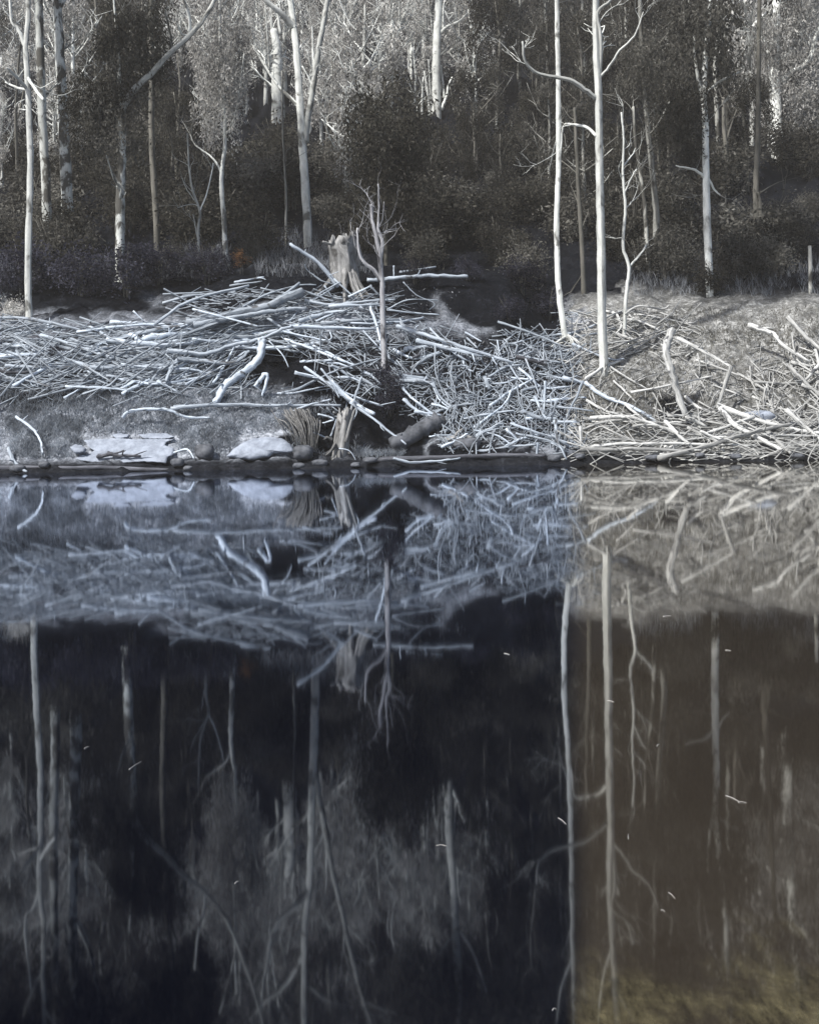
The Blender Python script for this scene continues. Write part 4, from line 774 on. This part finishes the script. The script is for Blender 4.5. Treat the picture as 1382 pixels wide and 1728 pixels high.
for zn, wt in ZN:
    for i in range(int(round(nadd*wt/tot))):
        q, w_ = rand_stick(zn)
        for _ in range(6):
            if inhole(*q[1]): q, w_ = rand_stick(zn)
        ys = [hit(*v) for v in q]; y0 = min(ys); ys = [min(v, y0+1.0)-random.uniform(.1, .5) for v in ys]; ys[1] = min(ys[1], (ys[0]+ys[2])/2+.03)
        P = [W(a, b_, max(y, 39.9)) for (a, b_), y in zip(q, ys)]; s = ys[0]/F
        m_ = (M['drift_warm'] if q[1][0]+random.gauss(0, 14) > 972 else M['drift_blue']) if random.random() > .07 else M['drift_dark']
        o = tube_obj('driftwood_stick', m_, P, w_*s/2, w_*s/2*random.uniform(.4, .9), seg=6, k=4, rough=.18, wob=w_*s*.13)
        th = AUTO(q, w_); th = th.replace('bleached', 'dark') if m_ is M['drift_dark'] else th
        tag(o, th, 'driftwood', GR(q))
for nm, sel in (('drift_blue', lambda x: x+random.gauss(0, 12) <= 970), ('drift_warm', lambda x: x+random.gauss(0, 12) > 970)):
    t = TubeSet()
    for zn, wt in ZN+[((-420,10,555,645,3,14,70,200,5,10),40), ((1382,1650,600,760,0,25,50,160,4,7),20)]:
        for i in range(int(wt*(20 if zn[1] < 975 else 24))):
            z_ = list(zn); z_[5] *= 1.3; lf = zn[1] < 480; z_[6] *= .5 if lf else .28; z_[7] *= .8 if lf else .6; z_[8], z_[9] = (1.6, 4.6) if lf else (1.3, 3.2)
            z_[0] -= 12; z_[1] += 12; z_[2] -= 5; z_[3] += 8
            q, w_ = rand_stick(z_)
            if not sel(q[1][0]) or inhole(*q[1]): continue
            ys = [hit(*v) for v in q]; y0 = min(ys); ys = [min(v, y0+.6)-random.uniform(-.03, .32) for v in ys]
            s = ys[0]/F; t.add([W(a, b_, max(y, 39.9)) for (a, b_), y in zip(q, ys)], w_*s/2, w_*s/2*.5, seg=4, k=1, rough=0)
    o = link('brushwood', t.mesh('brushwood', M[nm])); tag(o, 'small bleached brushwood and chips filling the pile' if nm == 'drift_blue' else 'small grey brushwood strewn over the right bank', 'brushwood', None, 'stuff')

# ------------------------------------------------------------------ rocks
def rock(px, py, wpx, hpx, dep, label, m_='rock_pale', Y=None, flat=1.0, sd=0):
    Y = Y or hit(px, py)-.1; s = Y/F; c = W(px, py, Y)
    n1, n2 = 28, 14; a = np.linspace(0, 2*np.pi, n1, endpoint=False); b_ = np.linspace(-np.pi/2, np.pi/2, n2)
    Aa, Bb = np.meshgrid(a, b_, indexing='ij'); sg = lambda v, p_: np.sign(v)*np.abs(v)**p_
    x = sg(np.cos(Bb), .6)*sg(np.cos(Aa), .8); y = sg(np.cos(Bb), .6)*sg(np.sin(Aa), .8); z = sg(np.sin(Bb), .8)
    nz = 1+.28*fbm(x*1.7+px, y*1.7+z*1.3+sd, 4)
    V = np.stack([x*nz*wpx*s/2, y*nz*dep/2, z*nz*hpx*s/2*flat], -1).reshape(-1, 3)
    Fc = [(i*n2+j, ((i+1) % n1)*n2+j, ((i+1) % n1)*n2+j+1, i*n2+j+1) for i in range(n1) for j in range(n2-1)]
    o = link('rock', mesh_np('rock', V, Fc, M[m_]), None, c); tag(o, label, 'rock'); return o
import bmesh
def slab(z, outline, Yf, Yb, thick, label, bulge=0.0, m_='rock_pale'):
    """a slab with an uneven outline whose exposed face leans back from Yf (bottom) to Yb (top)"""
    ox, oy, sc_ = ZT[z]; q = [(ox+a/sc_, oy+b_/sc_) for a, b_ in outline]; ys = [b_ for _, b_ in q]; y0, y1 = min(ys), max(ys)
    fine = []
    for i in range(len(q)):
        a, b_ = q[i], q[(i+1) % len(q)]; k = max(1, int(math.hypot(b_[0]-a[0], b_[1]-a[1])/2.5))
        for t_ in range(k): fine.append((a[0]+(b_[0]-a[0])*t_/k+random.uniform(-.5, .5), a[1]+(b_[1]-a[1])*t_/k+random.uniform(-.5, .5)))
    cx_ = sum(a for a, _ in fine)/len(fine); cy_ = sum(b_ for _, b_ in fine)/len(fine)
    P3 = lambda a, b_, f: W(a, b_, Yf+(Yb-Yf)*(y1-b_)/(y1-y0)-bulge*f)
    c = P3(cx_, cy_, 1); bm = bmesh.new(); rings = []
    for f in (1, .93, .8, .6, .4, .2):
        r_ = []
        for a, b_ in fine:
            v = P3(cx_+(a-cx_)*f, cy_+(b_-cy_)*f, math.sqrt(max(0, 1-f*f)))-c
            if f < 1: v += Vector((0, -1, .6))*(.035*float(fbm(np.array(v.x*3+cx_), np.array(v.z*6+v.y*3), 3)))
            r_.append(bm.verts.new(v))
        rings.append(r_)
    back = [bm.verts.new(P3(cx_+(a-cx_)*.9, cy_+(b_-cy_)*.9, 0)-c+Vector((0, thick, -.25*thick))) for a, b_ in fine]
    n_ = len(fine); rings = [back]+rings
    for A_, B_ in zip(rings, rings[1:]):
        for i in range(n_): bm.faces.new((A_[i], A_[(i+1) % n_], B_[(i+1) % n_], B_[i]))
    bm.faces.new(rings[-1]); bm.faces.new(back[::-1])
    bmesh.ops.recalc_face_normals(bm, faces=bm.faces); me = bpy.data.meshes.new('rock'); bm.to_mesh(me); me.materials.append(M[m_])
    me.polygons.foreach_set('use_smooth', [True]*len(me.polygons)); tag(link('rock', me, None, c), label, 'rock')
slab('L', [(560,1195),(700,1187),(790,1182),(900,1190),(1000,1186),(1160,1190),(1115,1204),(1100,1230),(1165,1250),(1160,1290),(1120,1310),(1110,1345),(950,1335),(800,1347),(620,1340),(500,1322),(530,1300),(590,1290),(630,1265),(590,1240),(575,1210)], 40.75, 41.75, .35, 'broad flat pale rock shelf at the water left of the domed slab')
slab('L', [(920,1158),(1000,1150),(1110,1150),(1165,1172),(1100,1184),(960,1180)], 41.75, 42.0, .2, 'thin pale ledge lying on the back of the broad rock shelf')
slab('L', [(745,1160),(800,1150),(865,1158),(850,1175),(770,1180)], 41.8, 42.0, .2, 'small flat stone behind the broad rock shelf')
slab('L', [(470,1245),(500,1222),(550,1230),(575,1250),(560,1275),(500,1280)], 40.9, 41.1, .2, 'small round pale stone at the left end of the rock shelf', .08)
slab('C', [(300,1420),(340,1375),(400,1335),(460,1310),(550,1298),(640,1308),(690,1340),(718,1385),(690,1398),(640,1395),(590,1402),(560,1422),(450,1440),(380,1434)], 40.65, 41.2, .5, 'smooth domed pale rock slab at the water below the mossy bank', .22)
L('L', [(650,1308),(740,1290),(800,1302),(940,1300)], 7, 'dark stained stick lying across the broad rock shelf', Y=(40.85,40.9), mt=M['drift_dark']); L('L', [(720,1275),(770,1285),(830,1262)], 4, 'short dark chip on the broad rock shelf', Y=41.0, mt=M['drift_dark'])
rock(345,762,34,26,.6,'knobbly grey boulder between the two pale slabs', 'rock_dark', Y=40.8)
rock(1282,705,54,22,.7,'pale lavender boulder behind the crossed poles on the right shore', Y=42.9)
rock(512,764,34,24,.6,'rounded grey boulder at the foot of the root curtain', 'rock_dark', Y=40.75)
rock(785,750,50,22,.7,'rounded grey stone under the brush heap', 'rock_dark', Y=41.3)

# rounded muddy lip and roots on the bank edge
def mudlog(pts, w_, Y, label, m_='rock_dark'):
    P = [W(a, b_, Y) for a, b_ in pts]; o = tube_obj('sunken_log', M['drift_dark'], P, w_*Y/F/2, w_*Y/F/2*.7, seg=10, k=5, rough=.12, wob=.02); tag(o, label, 'log')
mudlog([(-30,788),(60,790),(170,789),(285,793)], 9, 40.25, 'smooth grey log lying half sunk along the left waterline')
mudlog([(640,776),(740,772),(850,768),(920,769)], 9, 40.4, 'smooth wet log along the waterline below the brush heap')
for k_, (px, py, a, b_) in enumerate([(30,790,26,12),(75,784,18,10),(300,780,22,14),(318,790,16,8),(505,786,20,10),(540,781,26,12),(600,784,18,8),(625,776,24,10),(935,773,22,12),(978,770,18,9),(1100,772,24,9),(1180,768,16,8),(1240,770,22,9),(1345,768,26,10)]):
    rock(px, py, a, b_, .35, 'small dark wet stone at the waterline '+['at the left corner','left of the rock shelf','between the two pale slabs','just left of the domed slab','under the root curtain','left of the clawed stump','right of the clawed stump','under the dark hollow','below the brush heap','at the left end of the right shore','left of the crossed poles','under the crossed poles','below the lavender boulder','at the right edge'][k_], 'rock_dark', Y=40.15)
# root curtain hanging from the overhanging turf
t = TubeSet()
e = link('root_mass', None, None, W(515,730,41.3)); tag(e, 'fibrous pale root curtain hanging over the bank beside the domed slab', 'roots')
for i in range(110):
    x0 = 502+random.gauss(0, 16); y0 = random.uniform(688, 712); x1 = x0*.55+520*.45+random.uniform(-4, 14); Yv = random.uniform(40.9, 41.8)
    t.add([W(x0, y0, Yv+.5), W((x0+x1)/2+5, random.uniform(715, 728), Yv), W(x1+3, random.uniform(738, 782), Yv-.1)], random.uniform(.010, .035), .006, seg=4, k=3)
link('roots', t.mesh('roots', M['stump'], e.location), e)

# ------------------------------------------------------------------ grass, moss and litter
def blades(n_, regions, mat_, hpx0, hpx1, label, lean=0.4, name='grass', wd=.012):
    C0, D, Wd = [], [], []
    tries = 0
    for (x0, x1, y0, y1, wt) in regions:
        for i in range(int(n_*wt)):
            px, py = random.uniform(x0, x1), random.uniform(y0, y1)
            if (abs(px-408) < 22 and py < 475) or inhole(px, py): continue
            Y = hit(px, py); p = W(px, py, Y)
            for k in range(5):
                q = (p.x+random.gauss(0, .07), Y+random.gauss(0, .07)); C0.append((q[0], q[1], T(*q)-.02))
                h_ = random.uniform(hpx0, hpx1)*Y/F; D.append((random.gauss(0, lean)*h_, random.gauss(0, lean)*h_, h_))
    C0 = np.array(C0); D = np.array(D); n2 = len(C0); e = rng.normal(size=(n2, 3)); e[:, 2] = 0; e /= np.linalg.norm(e, axis=1, keepdims=True); e *= wd
    bend = D*[1.6, 1.6, .55]
    V = np.stack([C0-e, C0+e, C0+D*.5+e*.7, C0+D*.5-e*.7, C0+bend+D*[0, 0, .4], C0+bend+D*[0, 0, .4]+e*.1], 1).reshape(-1, 3)
    b_ = np.arange(n2)[:, None]*6; Fc = np.concatenate([b_+[0, 1, 2, 3], b_+[3, 2, 5, 4]])
    o = link(name, mesh_np(name, V, Fc, M[mat_], smooth=False)); tag(o, label, name, None, 'stuff')
blades(2600, [(-420,10,665,775,.6),(-420,10,500,550,.3),(10,500,668,735,1),(300,400,730,770,.15),(600,680,735,772,.35),(20,140,715,775,.3),(480,560,690,770,.15)], 'grass_blue', 4, 14, 'pale blue grey grass and moss on the lower left bank')
blades(1600, [(980,1382,560,700,1),(1040,1382,520,580,.4),(975,1100,640,760,.3)], 'grass_warm', 3, 10, 'dry grey grass over the right bank')
blades(700, [(0,620,440,470,.6),(300,560,410,450,.6),(1060,1382,440,500,.6)], 'twig', 8, 26, 'thin pale weed stalks along the forest edge', .25, 'weeds', .010)
t = []
pts = []
for (x0, x1, y0, y1, k) in [(10,980,560,700,5200),(980,1382,560,740,1800),(640,960,480,590,700),(10,500,690,740,900)]:
    for i in range(k):
        px, py = random.uniform(x0, x1), random.uniform(y0, y1)
        if inhole(px, py): continue
        Y = hit(px, py)-random.uniform(0, .08); pts.append(tuple(W(px, py, Y)))
V, Fc = leaf_quads(np.array(pts), .13, 0, .4)
o = link('leaf_litter', mesh_np('leaf_litter', V, Fc, M['twig'], smooth=False)); tag(o, 'bark chips and pale leaf litter scattered over the banks', 'litter', None, 'stuff')

hz = bpy.data.materials.new('haze'); hz.use_nodes = True; hn = hz.node_tree; hn.nodes.remove(hn.nodes['Principled BSDF'])
pv = hn.nodes.new('ShaderNodeVolumePrincipled'); pv.inputs['Color'].default_value = (0.93, 0.92, 0.90, 1); pv.inputs['Density'].default_value = 0.00055
hn.links.new(pv.outputs[0], hn.nodes['Material Output'].inputs['Volume'])
zt = float(ZZ.max())+30; hx = float(np.abs(XX).max())+10
me = mesh_np('haze', [(x, y, z) for x in (-hx, hx) for y in (-32, 337) for z in (-4.2, zt)], [(0, 1, 3, 2), (4, 6, 7, 5), (0, 4, 5, 1), (2, 3, 7, 6), (0, 2, 6, 4), (1, 5, 7, 3)], hz, smooth=False)
tag(link('haze', me), kind='stuff')
# ------------------------------------------------------------------ flecks floating on the water
for (px, py, L_, a) in [(1125,1040,22,8),(1235,1348,20,-40),(1252,1355,20,-5),(745,1428,26,-4),(400,1490,8,30),(948,1386,14,-50),(1110,1258,10,30),(1030,1184,14,-20),(855,1104,12,-30),(1228,1098,12,-15),(229,1292,14,60),(147,1262,7,40),(1133,1512,8,-60),(1118,1538,8,-20),(935,1705,10,10),(1060,1412,7,60)]:
    xc, yc = (px-CX)/F, (CY-py)/F; dz = -sa*xc+ca*yc; Y = -H/dz; p = W(px, py, Y); s = Y/F
    dx = L_*s/3; dyv = dx*math.tan(R(a))*3
    o = tube_obj('floating_twig', M['fleck'], [(p.x-dx, Y-dyv, .001), (p.x, Y+.004, .002), (p.x+dx, Y+dyv, .001)], 0.8*s, .35*s, seg=5, k=3)
    tag(o, 'tiny pale twig fragment floating on the dark %s water' % ('brown' if px > 970 else 'blue'), 'twig', 'twig fragments on the %s water' % ('brown' if px > 970 else 'blue'))
print('logs', hand, 'objects', len(col.objects))
